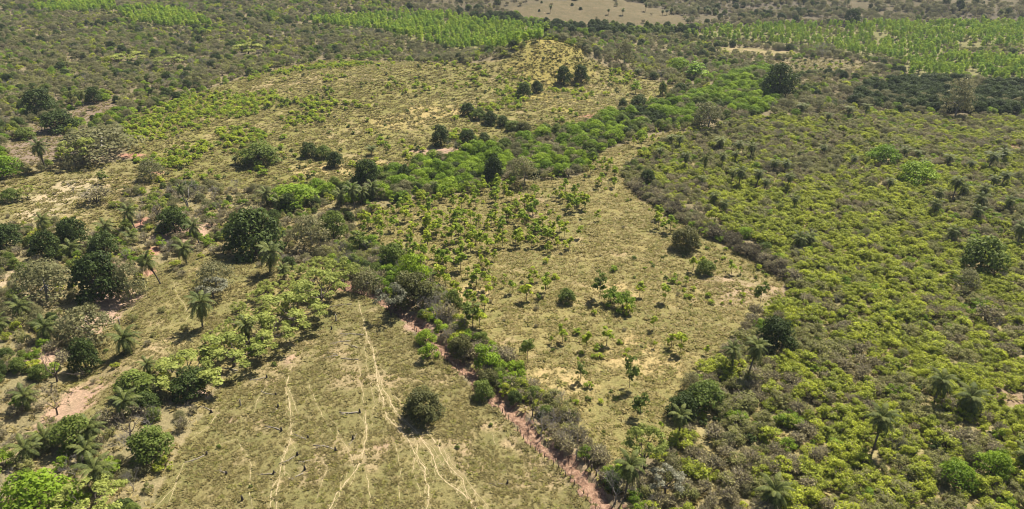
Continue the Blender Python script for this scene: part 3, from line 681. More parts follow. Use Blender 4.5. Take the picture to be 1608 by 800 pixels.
# ------------------------------------------------------------------ fences along the track
def post_mesh(H, r, lean):
    b = Bag(); tube(b, [(0, 0, -.3), (lean*.4, .02, H*.5), (lean, 0, H)], [r, r*.95, r*.8], 6, 0); return b.mesh('fence_post', [M['post']])
PM = [post_mesh(random.uniform(1.15, 1.5), random.uniform(.055, .085), random.uniform(-.1, .1)) for k in range(6)]
STK = [post_mesh(random.uniform(1.3, 1.9), random.uniform(.10, .16), random.uniform(-.15, .15)) for k in range(5)]
def fence(pxs, label, step, meshes, wires):
    P, t = resample(unproj([a[0] for a in pxs], [a[1] for a in pxs]), step); z = h(P[:, 0], P[:, 1])
    r = link('wooden_fence', None, None, (P[0, 0], P[0, 1], z[0])); tag(r, label, 'fence')
    for (x, y), zz in zip(P, z):
        link('post', random.choice(meshes), r, (x-P[0, 0]+random.uniform(-.12, .12), y-P[0, 1]+random.uniform(-.12, .12), zz-z[0]), (random.uniform(-.06, .06), random.uniform(-.06, .06), random.uniform(0, 6)))
    for wz in wires:
        b = Bag(); tube(b, [(x-P[0, 0], y-P[0, 1], zz-z[0]+wz) for (x, y), zz in zip(P, z)], .012, 3, 0, False); link('wire', b.mesh('fence_wire', [M['wire']]), r)
fence([(556,458),(580,466),(600,476),(624,495),(644,510),(666,532),(692,558),(728,592),(764,625),(792,652),(812,676),(834,704),(872,732),(898,758),(928,792),(955,825)], 'long wooden post and wire fence between the grazed pasture and red track', 1.25, PM, (.45, .8, 1.1))
fence([(553,447),(562,449),(572,452),(584,455),(596,461)], 'short row of close stakes on the red bank at the track bend', .55, PM, (.9,))
fence([(918,728),(926,738),(936,750),(948,763),(962,778)], 'thick leaning dark stakes on the straw pasture side of the track', 1.0, STK, ())

# ------------------------------------------------------------------ felled logs and charred stumps in the grazed pasture
def log_mesh(L, r, bend, fork):
    b = Bag(); n = 8; T = np.linspace(0, 1, n)
    tube(b, [(L*t, bend*math.sin(pi*t)*L*.16+random.uniform(-.025, .025), r*.55+random.uniform(-.03, .05)) for t in T], r*(1-.55*T)*(1+.25*np.sin(T*17+L)), 8, 0)
    for k in range(3):
        t = random.uniform(.3, .95); a = random.choice((-1, 1))*random.uniform(.5, 1.2); q = random.uniform(.4, 1.1); tube(b, [(L*t, bend*math.sin(pi*t)*L*.16, r*.5), (L*t+q*cos(a), bend*math.sin(pi*t)*L*.16+q*sin(a), r*random.uniform(.3, 1.8))], [r*.35, r*.12], 4, 0)
    if fork: tube(b, [(L*.6, bend*.1*L, r*.7), (L*.8, .35*L*.4, r*.9), (L*.92, .5*L*.45, r*.6)], [r*.5, r*.35, r*.15], 5, 0)
    return b.mesh('fallen_log', [M['log']])
def log(a, b, label, r=.2, bend=.5, fork=False, group='pale felled logs in the grazed pasture'):
    r = r*.72; A = ground_pt(*a); B = ground_pt(*b); L = math.hypot(B[0]-A[0], B[1]-A[1])
    o = link('fallen_log', log_mesh(L, r, bend, fork), None, A, (0, -math.atan2(B[2]-A[2], L), math.atan2(B[1]-A[1], B[0]-A[0]))); tag(o, label, 'log', group); return o
def stump(px, py, label, H=.75, r=.19, mat='char', group='charred stumps in the grazed pasture'):
    x, y, z = ground_pt(px, py); b = Bag(); l = random.uniform(-.1, .1)
    tube(b, [(0, 0, -.15), (0, 0, .06), (l*.4, 0, H*.55), (l, .03, H)], [r*1.5, r*1.2, r*.95, r*.72], 8, 0)
    for k in range(3):
        a = random.uniform(0, 6.28); tube(b, [(0, 0, .15), (cos(a)*r*1.8, sin(a)*r*1.8, .02), (cos(a)*r*2.6, sin(a)*r*2.6, -.1)], [r*.5, r*.3, r*.12], 5, 0)
    o = link('tree_stump', b.mesh('tree_stump', [M[mat]]), None, (x, y, z), (0, 0, random.uniform(0, 6))); tag(o, label, 'stump', group)
LL = 'pale weathered log lying in the grazed pasture below its charred stump'
L2 = 'pale weathered log lying alone in the grazed pasture without stump'
for a, b, lab, r, fk in [((374,583),(334,578),'grey log lying under the edge of the pale umbrella trees',.2,0),((417,593),(392,597),LL,.17,0),((331,646),(311,638),'straight pale log pointing from its stump towards the bare-trunk thicket',.17,0),((431,620),(410,615),LL,.15,0),
   ((435,642),(422,653),LL,.13,0),((440,676),(416,670),LL,.2,1),((525,707),(492,700),'long bowed pale log with a forked top and charred butt',.24,1),((463,717),(438,729),LL,.17,0),((487,724),(467,727),L2,.12,0),((476,744),(452,754),LL,.17,1),
   ((427,745),(405,747),LL,.14,0),((480,690),(462,682),'dark log end beside a bright green bush',.2,0),((562,648),(533,648),'pale log with a charred stump at its end beside the longest cattle path',.24,1),((800,762),(768,760),'thin pale log beside the fence near a green bush',.13,1),
   ((553,478),(513,483),'long thin log at the top of the pasture where paths begin',.16,0),((571,527),(533,525),L2,.2,1),((551,536),(516,541),L2,.16,1),((562,547),(540,541),L2,.16,0),((529,557),(511,555),L2,.14,0),((531,559),(508,563),L2,.18,0),((563,565),(535,563),L2,.18,0),
   ((321,716),(290,727),'straight pale log at the head of the corner cattle path',.18,0),((356,744),(345,738),LL,.2,0),((560,682),(548,700),LL,.1,0)]:
    log(a, b, lab, r, random.choice((-1, 1))*random.uniform(.1, .6), bool(fk))
LS = 'short charred stump at the butt of a felled log'
for px, py, Hh in [(419,594,.8),(332,648,.7),(433,621,.6),(437,640,.75),(442,677,.85),(527,708,.85),(467,715,.75),(479,738,.9),(430,744,.7),(565,648,.85),(325,714,.7),(356,745,.7),(554,690,.8),(484,688,.6),(797,760,.7)]: stump(px, py, LS, Hh)
stump(521, 518, 'charred stump standing beside the tall pale snag', 1.0)
stump(381, 786, 'charred stump standing by itself in the trampled grass', 1.0)
stump(528, 504, 'tall standing snag, pale above, near the top of the pasture', 1.9, .17, 'log', 'standing snags')
stump(378, 638, 'pale standing snag, thin and upright, in the grazed pasture', 1.7, .13, 'log', 'standing snags')
stump(188, 510, 'pale broken snag standing at the edge of the wooded gully', 1.9, .16, 'log', 'standing snags')

# ------------------------------------------------------------------ single trees and bushes, each at its own place
MARK = []; TAKEN = []          # (x, y, radius): scattered plants keep off
def hero(key, px, py, wpx, hpx, label, cat='tree', group=None, v=None, rz=None):
    x, y, z = ground_pt(px, py); d = proj(x, y, z)[2]; nm, sn, cn, mk, nv, hh, ww = SPEC[key]
    hh, ww = np.mean(NOM[key], 0); sw = float(.86*wpx*d/FPX/ww); s = float(.90*hpx*d/FPX/.97/hh)
    TAKEN.append((x, y, .42*sw*ww)); MARK.append((x, y, label))
    return plant(key, x, y, label, cat, group, s, sw, True, rz, v)
H_ = [
 ('dk',402,402,96,84,'big dark broadleaf tree standing alone beside the gully palms'),
 ('dk',160,470,78,84,'large dense dark evergreen above the gully with black shade beneath'),
 ('dk',137,582,46,62,'round glossy dark tree casting a black shadow on bare slope'),
 ('dk',118,388,48,52,'dark mango-like tree at the foot of the cattle meadow'),
 ('dk',75,405,46,48,'dark low tree between palms below the cattle meadow'),
 ('dk',12,390,50,44,'dark spreading tree by the edge of the cattle meadow'),
 ('dk',165,400,46,40,'dark round tree tucked behind the large gully evergreen'),
 ('dk',1222,152,52,52,'tall dark tree at the end of the bright green hedge'),
 ('md',1538,425,70,60,'large round green tree standing over the yellow-green scrub'),
 ('md',1106,640,62,50,'broad green bush where straw pasture meets grey scrub'),
 ('dk',1218,545,58,56,'dark round tree beside the lower corner of the straw pasture'),
 ('dk',885,132,26,30,'dark left one of two trees on the golden knoll'),
 ('dk',912,130,26,30,'dark right one of two trees on the golden knoll'),
 ('dk',822,152,24,24,'dark tree at the foot of the golden knoll'),
 ('dk',843,146,22,20,'smaller dark tree at the foot of the golden knoll'),
 ('ob',1076,390,46,40,'rounded olive bush inside the straw pasture beside the grey hedge'),
 ('md',1108,430,30,26,'green bush on the pinkish bare patch of straw pasture'),
 ('yt',1193,480,22,46,'slim young tree standing near the straw pasture corner'),
 ('dk',692,228,30,32,'dark tree in the upper field above the green hedge'),
 ('md',408,256,62,36,'wide green tree clump in the upper field'),
 ('dk',526,262,30,26,'compact black-green bush in the upper field'),
 ('dk',486,246,28,24,'dark bush above the compact black-green bush of upper field'),
 ('md',508,248,26,22,'mid green bush beside the dark pair in upper field'),
 ('dk',735,180,24,20,'dark bush at the upper end of the diagonal bush row'),
 ('md',752,187,24,18,'second bush of the diagonal row in the upper field'),
 ('dk',770,194,26,20,'wide dark bush in the middle of the diagonal row'),
 ('dk',790,198,22,18,'dark bush beside the palm of the diagonal row'),
 ('md',806,205,26,18,'green bush near the lower end of the diagonal row'),
 ('ob',822,210,26,20,'olive bush at the lower end of the diagonal row'),
 ('dk',735,222,28,20,'dark round bush between diagonal row and green hedge'),
 ('dk',760,226,22,18,'smaller dark bush beside the round one above the hedge'),
 ('gs',746,234,26,16,'pale green bush below the dark round bush above hedge','bush'),
 ('dk',577,290,44,46,'dark tree at the start of the bright green hedge'),
 ('dk',776,285,34,44,'dark tree standing in front of the bright green hedge'),
 ('dk',634,285,24,28,'dark tree poking through the bright green hedge'),
 ('md',240,722,68,62,'bright round bush at the edge of the grazed pasture'),
 ('gt',60,800,108,72,'wide bright green tree spreading low in the gully corner'),
 ('um',150,815,112,62,'pale yellow tree in full leaf beside the bright green spreading tree'),
 ('md',215,620,70,40,'mid green bush above the arching palm on the slope'),
 ('ob',664,656,66,50,'lone olive bush in the grazed pasture with round black shadow'),
 ('sv',614,496,52,56,'silver-leaved tree leaning over the red track, dark trunk'),
 ('ba',688,515,40,56,'leafless silver-grey tree beside the red track'),
 ('ba',905,722,38,62,'bare tree with slender dark curved trunk beside the track'),
 ('bd',923,735,30,58,'thin crooked tree with sparse tip leaves beside the thick stakes'),
 ('bd',207,690,66,52,'black forked leafless tree on the pink slope'),
 ('bd',836,655,40,52,'dark multi-stemmed twiggy tree at the track edge'),
 ('ba',850,690,50,50,'tangled grey leafless bush overhanging the red track'),
 ('bd',90,600,62,58,'brown twiggy tree in thin leaf above the bare slope'),
 ('bd',90,652,56,52,'brown leaning tree on the bare pink slope of the gully'),
 ('um',1012,735,78,74,'pale open-branched tree with yellow-green leaves at straw pasture end'),
 ('ba',966,790,60,66,'white-barked dead tree behind the palm by the track'),
 ('sv',1045,775,60,50,'pale grey leafless-looking tree in the scrub beside the dead tree'),
 ('gs',672,565,32,32,'green bush on the grazed pasture side of the track'),
 ('md',713,485,28,36,'dark green young tree alone in the straw pasture beside the hedge'),
 ('yt',742,515,34,52,'ragged tall young tree at the hedge of the straw pasture'),
 ('ob',725,560,40,42,'olive bush of the hedge above the red track'),
 ('gs',762,578,46,42,'green bush of the hedge above the red track'),
 ('ob',768,612,40,36,'grey-green bush of the hedge above the red track'),
 ('gt',650,448,50,58,'bright dense green tree where the hedge meets the straw pasture'),
 ('md',617,420,40,46,'green tree above the bright dense hedge tree'),
 ('ob',650,480,70,58,'olive tree behind the silver-leaved tree of the track'),
 ('dry',700,505,34,34,'twiggy dark shrub at the foot of the silver-grey tree','shrub'),
 ('fg',575,455,54,40,'grey twiggy tree over the red bank at the bend'),
 ('yt',828,572,24,54,'slim young tree with bare lower trunk in the straw pasture'),
 ('yt',942,470,24,52,'tall thin young tree in the middle of straw pasture'),
 ('gs',960,478,30,28,'broad green bush in the middle of straw pasture'),
 ('gs',980,487,34,30,'looser green bush touching the broad one in straw pasture'),
 ('md',890,475,28,26,'low green bush beside the tall thin young tree'),
 ('yt',988,610,24,58,'tall double-stemmed young tree low in the straw pasture'),
 ('yt',1005,655,26,50,'round-headed young tree with bare stem low in the straw pasture'),
 ('yt',911,600,18,40,'spindly young tree with yellow tips low in straw pasture'),
 ('ys',985,495,18,20,'tuft-like yellow-green bush under the broad green clump','bush'),
 ('dk',455,330,30,28,'dark tree where the gully meets the field corner'),
 ('gt',460,320,80,34,'bright green flat thicket left of the palm group'),
 ('fg',160,245,120,48,'wide grey-green tree group arching beside the cattle meadow'),
 ('um',130,258,56,46,'pale yellow-flowering tree beside the cattle meadow'),
 ('fg',238,282,44,34,'grey leafless tree with round shadow on the meadow rim'),
 ('dry',152,318,44,28,'dark twiggy bush in the cattle meadow','bush'),
 ('ba',116,305,18,24,'small bare tree on the trampled meadow'),
 ('yt',163,290,16,24,'young green tree standing alone in the meadow'),
 ('md',18,316,30,22,'round green tree standing alone on the trampled meadow'),
 ('um',44,312,28,22,'pale flat-topped tree standing alone on the trampled meadow'),
 ('gt',12,275,50,34,'vivid green broad tree at the rim of the meadow'),
 ('md',40,218,32,20,'vivid green round tree on bare brown earth'),
 ('um',249,350,36,50,'flat-topped green tree with slanting pale trunk in the gully'),
 ('dk',275,365,50,42,'dark shaded tree clump beside the pale earth bank'),
 ('ba',296,325,66,42,'wide grey leafless bush above the earth bank'),
 ('fg',340,450,62,44,'brown-grey twiggy tree on the grassy gully slope'),
 ('sv',335,468,52,32,'pale green flat tree below the brown twiggy one'),
 ('fg',205,470,60,64,'grey-green feathery tree leaning beside the large evergreen'),
 ('fg',75,470,90,66,'pale dry tree mound at the gully edge'),
 ('fg',140,540,90,66,'dark brown-leaved tree with hollow shade on the gully side'),
 ('um',305,600,121,49,'lowest pale yellow-green tree of the row bordering the pasture'),
 ('um',368,575,101,56,'umbrella tree with dark shade next above the lowest of the row'),
 ('um',418,545,96,57,'umbrella tree with many stems in the middle of the row'),
 ('um',460,515,105,59,'umbrella tree with widest crown in the row bordering the pasture'),
 ('um',505,482,94,57,'dark-limbed umbrella tree at the top end of the row'),
 ('um',540,455,60,50,'small pale tree where the row meets the red bank'),
 ('dk',300,618,62,44,'dark shaded bush under the lowest pale tree of the row'),
 ('gs',406,560,30,30,'small green tree with black shadow below the umbrella row'),
 ('md',120,700,62,60,'green leafy tree between the gully palms'),
 ('fg',1112,202,52,44,'grey leafless round tree standing in the bright green hedge'),
 ('fg',823,292,48,50,'purple-grey leafless tree in front of the bright green hedge'),
 ('gt',1066,115,40,26,'lime-green tree standing beyond the golden knoll'),
 ('pl',1092,122,34,26,'yellow-lime tree next to the lime-green one beyond the knoll'),
 ('fg',980,102,30,40,'blue-grey leafless tree beyond the golden knoll'),
 ('pl',998,148,16,24,'small yellow tree in the field beside the knoll'),
 ('md',1040,150,14,24,'dark slim tree in the field beside the knoll'),
 ('dk',978,168,16,14,'dark bush at the lower edge of the knoll field'),
 ('dk',1003,168,30,20,'wide dark bush at the lower edge of the knoll field'),
 ('fg',1500,182,50,60,'large grey bare tree within the dark tree line'),
 ('fg',1515,455,44,36,'dark brown rounded dry tree in the yellow-green scrub','tree'),
 ('dry',1548,505,40,30,'pinkish-brown dry shrub beneath the dark brown tree','shrub'),
 ('gt',1500,760,60,44,'olive-green round bush in the lower scrub','bush'),
 ('gt',1555,745,56,46,'vivid green round bush in the lower scrub','bush'),
 ('gt',1440,285,60,34,'vivid green low tree among the scrub palms'),
 ('gt',1385,255,50,30,'green low tree above the scrub palms'),
 ('um',390,85,50,18,'bright flat-topped tree standing out of the grey woodland'),
 ('um',270,105,56,18,'bright flat-topped tree pair member beside dark woodland, greener one'),
 ('um',200,98,56,16,'olive flat-topped tree in the grey woodland'),
 ('dk',1337,40,28,28,'blue-dark dome tree at the foot of the hazy hill'),
 ('dk',150,160,30,24,'dark tree with black shade on the bare brown earth'),
 ('dk',95,205,60,34,'dark wide tree below the bare brown earth'),
 ('dk',65,180,50,44,'dark tree group at the rim of the bare earth'),
 ('fg',490,385,60,50,'brown twiggy dry tree beside the big dark tree'),
 ('md',525,375,44,52,'slim green tree cluster below the palm group'),
 ('yt',565,395,30,40,'young green tree near the bright hedge tree'),
]
for (a, b, r) in ((1600, 234, 4.5), (1588, 628, 2.6), (1330, 800, 1.5)):       # bare red earth shows through the scrub here
    gx, gy, gz = ground_pt(a, b); TAKEN.append((gx, gy, r))
for e in H_:
    hero(*e[:6], *(e[6:7] or ('tree',)))

# ------------------------------------------------------------------ palms
PG = 'palms scattered over the land'
def palm_label(x, y, d, w, hm, label):
    size = ('tall' if hm > 5.2 else 'short')+' '+('wide-crowned' if w > 4.6 else 'narrow-crowned')
    q = [math.hypot(m[0]-x, m[1]-y) for m in MARK]; k = int(np.argmin(q)); l2 = size+' palm near the '+MARK[k][2]
    return l2 if q[k] < (18 if d < 260 else 30) and len(l2.split()) <= 16 else size+' '+label
def hpalm(px, py, cpx, cpy, label, wpx=None, lean=True):
    """foot at (px, py), heart of the crown near (cpx, cpy)"""
    x, y, z = ground_pt(px, py); d = proj(x, y, z)[2]
    hm = max(1.6, (py-cpy)*d/FPX/.9)+(1.1 if px > 1000 and d < 420 else .3); w = (1.12 if px > 1000 else 1.04)*wpx*d/FPX
    s = w/5.0; sh = hm/PALM_H; lx = (cpx-px)*d/FPX
    parts = d < 265; TAKEN.append((x, y, 1.0))
    if label not in PL: MARK.append((x, y, label))
    else: label = palm_label(x, y, d, w, hm, label)
    o = palm(x, y, label, PG, s, sh if parts else sh, parts)
    if lean: o.rotation_euler = (random.uniform(-.06, .06), math.atan2(lx, hm)+random.uniform(-.05, .05), 0)
    if not parts: o.scale = (s, s, max(sh, s*.45))
    return o
PL = ['feathery palm rising from the yellow-green scrub', 'small far palm standing dark above the woodland', 'feathery palm crowding the wooded gully', 'palm of the group in front of the bright green hedge', 'palm standing in the upper field']
S, F, G, E, U = PL
for a in [
 (252,446,239,408,'tall leaning palm standing alone on the grassy gully slope',34),(318,514,320,476,'full-crowned palm on the grassy slope with round shadow',46),(315,388,310,358,'tall slim palm beside the pale earth bank',30),
 (293,414,293,392,'short palm on the path below the earth bank',32),(214,364,209,334,'tall palm leaning over the red soil patch',30),(75,372,74,348,G,28),(297,332,291,298,'narrow-crowned dark palm at the meadow rim',18),(72,268,70,233,'tall palm at the foot of the bare brown earth',30),
 (131,168,131,150,F,15),(114,166,112,150,F,16),(424,428,427,398,'bushy palm at the foot of the big dark tree',44),(447,440,447,424,'dark skirted palm on the slope beside the big tree',24),
 (202,552,200,532,'spreading palm on the bare slope beside the glossy dark tree',46),(77,534,77,514,G,40),(37,500,37,482,G,36),(4,522,0,508,G,36),(393,545,393,511,'palm rising behind the umbrella row',34),(236,586,235,573,'low palm tuft on the grassy slope',28),
 (202,652,202,630,'arching palm above the black forked tree',44),(148,696,147,672,'green arching palm above the wide bright tree',46),(140,722,140,706,G,44),(158,765,158,736,'wide palm beside the round bright bush',56),(72,704,75,688,G,44),(45,722,45,705,G,46),(45,640,45,622,G,40),
 (170,375,170,358,G,30),(116,402,115,392,G,34),(206,380,207,374,G,28),(150,392,150,384,G,26),(537,325,537,307,E,24),(557,328,556,300,E,28),(586,312,586,296,E,26),(570,318,570,303,E,24),(421,322,420,306,G,26),(440,330,440,318,G,28),(426,382,426,365,G,30),(422,396,420,390,G,30),
 (583,244,583,235,U,20),(777,192,777,184,U,16),(681,310,681,292,'dark palm standing at the foot of the bright green hedge',16),(370,258,370,250,U,16),
 (1054,230,1053,220,S,18),(1066,234,1065,222,S,18),(1036,250,1036,240,S,15),(1075,268,1075,250,S,17),(1104,280,1104,254,'tall thin-trunked palm in the scrub above the grey hedge',13),(1101,294,1101,285,S,15),(1133,264,1133,250,S,17),(1155,258,1155,246,S,15),(1178,252,1178,236,S,20),(1160,242,1160,231,S,18),(1129,236,1129,225,S,22),
 (1121,322,1121,312,S,18),(1136,336,1136,325,S,16),(1159,296,1159,275,S,20),(1148,290,1148,276,S,16),(1188,294,1188,278,S,20),(1213,272,1213,260,S,18),(1232,272,1232,261,S,18),(1235,298,1235,282,S,17),(1246,332,1246,318,S,14),(1254,392,1254,380,'dark palm pair member in the bright yellow scrub, larger one',26),(1270,388,1270,379,'dark palm pair member in the bright yellow scrub, smaller one',22),
 (1418,250,1418,240,S,17),(1438,252,1438,244,S,15),(1486,264,1486,252,S,20),(1552,266,1552,250,S,26),(1573,256,1573,244,S,20),(1572,294,1572,279,S,20),(1558,298,1558,286,S,18),(1496,312,1496,289,S,24),(1510,312,1510,301,S,20),(1543,312,1543,302,S,20),(1536,332,1536,317,S,24),(1531,350,1531,336,S,22),(1471,322,1471,308,S,18),(1466,340,1466,326,S,20),(1582,332,1582,321,S,20),(1597,386,1596,364,'palm with thick dark trunk at the side of the large round tree',26),(1493,382,1493,369,S,24),
 (1258,180,1258,171,F,18),(1331,184,1331,175,F,18),(1358,180,1358,171,F,16),(1298,194,1298,185,F,14),(1150,582,1146,554,'left one of two shaggy palms at the straw pasture corner',30),(1174,594,1177,548,'right shaggy palm of two, taller, at the straw pasture corner',36),
 (1466,636,1468,602,'palm with drooping dark skirt in the lower scrub beside a red gap',38),(1372,706,1373,658,'tall palm with long dark skirt alone in the lower scrub',44),(1518,648,1518,630,'low spreading palm beside the skirted palm of the lower scrub',46),(1214,796,1212,776,'bright palm at the lower edge of the grey-brown scrub',52),(1605,738,1606,720,S,40),
 (1066,688,1065,656,'mop-headed palm at the foot of the straw pasture',34),(981,784,986,724,'tall mop-headed palm beside the end of the red track',50),
 (57,92,57,83,F,12),(85,93,85,85,F,11),(132,97,132,87,F,12),(105,106,105,100,F,11),(17,97,17,89,F,12),(864,20,864,12,F,7),(1014,18,1014,9,F,7),(956,23,956,17,F,7),(978,24,978,17,F,9),(1047,24,1047,18,F,8),(1054,22,1054,15,F,7),(1040,25,1040,19,F,7),(1121,24,1121,16,F,9),(1079,40,1079,33,F,8),(1110,24,1110,17,F,9),(1096,22,1096,14,F,8),(1178,16,1178,8,F,7),(1330,14,1330,4,F,7),(1312,22,1312,14,F,7),(1376,24,1376,16,F,7),(1600,160,1600,150,F,14),(1000,120,1000,112,U,10),
 (1200,300,1200,290,S,16),(1290,245,1290,236,S,15),(1395,300,1395,290,S,16),(1340,262,1340,253,S,14),(1450,268,1450,259,S,16),(1520,270,1520,260,S,16)]:
    hpalm(*a)

# ------------------------------------------------------------------ the mass of scrub, thicket, woodland and saplings
# region -> spacing (m), keep probability, [(species, weight, patch seed, scale low, scale high)]
MIX = {
 'scrubR': (1.8, .93, [('yg', 2.4, 1, .45, 1.5), ('ol', .75, 2, .4, 1.5), ('dry', .45, 3, .5, 1.4), ('gs', .14, 4, .35, 1.05), ('fg', .04, 5, .4, .8), ('ba', .015, 6, .4, .6), ('sb', .06, 7, .8, 1.5)]),
 'gullyL': (2.8, .62, [('fg', .7, 1, .35, .75), ('dry', 1.0, 2, .7, 1.4), ('md', .28, 3, .4, .75), ('gs', .35, 4, .6, 1.2), ('dk', .12, 5, .4, .7), ('ol', .7, 6, .8, 1.4), ('ba', .12, 7, .6, .9), ('yg', .3, 8, .8, 1.3)]),
 'farForest': (4.1, .90, [('fg', 1.0, 1, .5, 1.05), ('ol', .9, 2, 1.0, 1.9), ('md', .24, 3, .6, 1.0), ('gt', .50, 4, .5, 1.0), ('dk', .14, 5, .5, 1.0), ('dry', .6, 6, 1.0, 1.9), ('yg', .50, 8, 1.0, 1.8), ('ba', .08, 9, .7, 1.1)]),
 'farHill': (5.1, .74, [('fg', 1.2, 1, .6, 1.2), ('dry', .7, 2, 1.2, 2.0), ('dk', .25, 3, .5, 1.1), ('ol', .3, 4, 1.0, 1.8), ('md', .1, 5, .7, 1.0)]),
 'hillH': (16., .35, [('fg', .7, 1, .4, .8), ('dk', .5, 2, .3, .6), ('dry', .5, 3, 1, 1.6)]),
 'plantP1': (3.6, .98, [('pl', 1, 1, .8, 1.1)]), 'plantP2': (3.6, .98, [('pl', 1, 1, .8, 1.1)]), 'plantP3': (3.8, .98, [('pl', 1, 1, .8, 1.15)]),
 'plantP4': (4.2, .90, [('pl', 1, 1, .75, 1.1), ('ol', .12, 2, 1, 1.6)]), 'plantP5': (4.0, .95, [('pl', 1, 1, .75, 1.1), ('gt', .12, 2, .6, .9)]),
 'darkB': (4.6, .92, [('dk', 1, 1, .8, 1.2), ('md', .6, 2, .7, 1.1), ('gt', .3, 3, .7, 1.1)]),
 'darkT': (4.6, .95, [('dk', 1, 1, .8, 1.25), ('fg', .45, 2, .8, 1.15), ('gt', .2, 3, .7, 1.0)]),
 'greenHedge': (3.2, .97, [('gt', 2.6, 1, .55, 1.35), ('dry', .25, 2, 1.1, 1.7), ('md', .40, 3, .5, 1.0), ('fg', .25, 4, .6, .9), ('dk', .14, 5, .5, .75)]),
 'greyHedge': (1.7, .95, [('gh', 1.3, 4, .6, 1.6), ('gs', .22, 5, .4, .8), ('yg', .25, 6, .6, 1.1), ('dry', .5, 1, .7, 1.5), ('ol', .35, 2, .9, 1.3), ('fg', .2, 3, .35, .5)]),
 'trackHedge': (1.95, .97, [('ol', .9, 1, .8, 1.7), ('gs', .6, 2, .6, 1.4), ('dry', .6, 3, .9, 1.6), ('yg', .35, 4, .7, 1.3), ('md', .16, 5, .45, .8), ('dk', .08, 8, .4, .65), ('ba', .10, 6, .5, .75)]),
 'umbrella': (3.6, .85, [('um', 1.0, 1, .5, .75), ('yg', .9, 2, .9, 1.3), ('ol', .2, 3, .8, 1.1)]),
 'pastureB': (2.5, .62, [('sa', 1.2, 1, .6, 1.75), ('ys', .45, 2, .4, 1.1), ('sg', .30, 3, .4, 1.0), ('sb', .08, 4, .4, .7), ('dry', .12, 5, .3, .5)]),
 'pastureC': (2.5, .80, [('ys', 1.5, 1, .6, 1.7), ('sb', .22, 2, .6, 1.6), ('sg', .35, 3, .6, 1.5), ('sa', .10, 4, .6, .9), ('dry', .15, 5, .4, .8)]),
 'pastureA': (6.0, .06, [('sg', 1, 1, .45, .8)]),
 'meadowD': (6.0, .10, [('dry', .6, 1, .4, .8), ('sg', .4, 2, .5, .9)]),
 'slopeE': (4.0, .20, [('dry', .8, 1, .4, 1.0), ('ol', .4, 2, .4, .9), ('sg', .4, 3, .5, 1.0), ('yg', .3, 4, .5, .9)]),
 'bareF': (7.0, .25, [('ol', 1, 1, .8, 1.4), ('dry', .6, 2, .8, 1.3)]),
 'meadowG': (7.0, .12, [('ol', 1, 1, .6, 1.2)]), 'meadowG2': (4.4, .5, [('sb', 1, 1, .8, 1.5), ('ys', .8, 2, .8, 1.6), ('ol', .6, 3, .6, 1.2)]),
}
# places where one kind is thicker: (px, py, rx, ry, species, factor)
BOOST = [(720,350,110,45,'sa',9),(840,380,70,60,'sa',6),(620,370,60,60,'sa',6),(790,330,60,25,'sa',9),(760,420,90,40,'sa',4),(950,600,140,120,'sa',.35),(1080,480,150,100,'sa',.3),(930,330,60,70,'sa',.5),
 (1250,330,230,70,'yg',2.6),(1350,430,220,80,'yg',2.4),(1130,720,150,110,'dry',3.2),(1130,720,150,110,'ol',1.8),(1130,720,150,110,'yg',.35),(1450,700,190,110,'yg',2.4),(1250,210,190,40,'ol',2.0),(1250,230,200,50,'yg',.45),(1480,215,130,30,'dry',2.2),(1400,215,140,40,'yg',.4),(1400,510,180,50,'dry',1.9),
 (330,180,140,45,'ys',6),(240,195,70,25,'ys',9),(420,165,90,30,'ys',3),(640,150,140,40,'ys',.30),(600,200,120,40,'ys',.4),(860,98,60,34,'ys',.02),(860,98,60,34,'sg',.05),(860,98,50,30,'sb',.3),
 (300,60,260,45,'fg',1.5),(120,60,130,40,'ol',2.0),(620,85,140,20,'fg',1.6),(1100,85,120,18,'gt',3.0),(1130,120,80,25,'gt',3.0),(60,640,90,90,'md',2.2),(60,640,90,90,'gs',2.0),(60,400,80,40,'md',2.0),(60,400,80,40,'dk',2.5)]
LAB = {
 ('yg','scrubR'): 'yellow-green leafy shrub in the dense scrub beyond the grey hedge', ('ol','scrubR'): 'dull olive shrub in the dense scrub beyond the grey hedge', ('dry','scrubR'): 'grey-brown twiggy shrub in the dense scrub beyond the grey hedge', ('gs','scrubR'): 'fresh green shrub among the dense yellow-green scrub',
 ('dry','greyHedge'): 'grey twiggy shrub of the dark hedge edging the straw pasture', ('ol','greyHedge'): 'olive shrub of the dark hedge edging the straw pasture',
 ('gt','greenHedge'): 'bright green tree of the thick hedge between the two fields', ('sa','pastureB'): 'thin-stemmed yellow-green sapling in the straw-coloured pasture', ('ys','pastureB'): 'yellow-green low bush in the straw-coloured pasture', ('sg','pastureB'): 'small green bush in the straw-coloured pasture',
 ('ys','pastureC'): 'yellow-green low bush in the rough upper field', ('sb','pastureC'): 'small dark bush dotting the rough upper field', ('sg','pastureC'): 'small green bush dotting the rough upper field',
 ('sg','pastureA'): 'tiny green bush in the grazed cattle pasture',
}
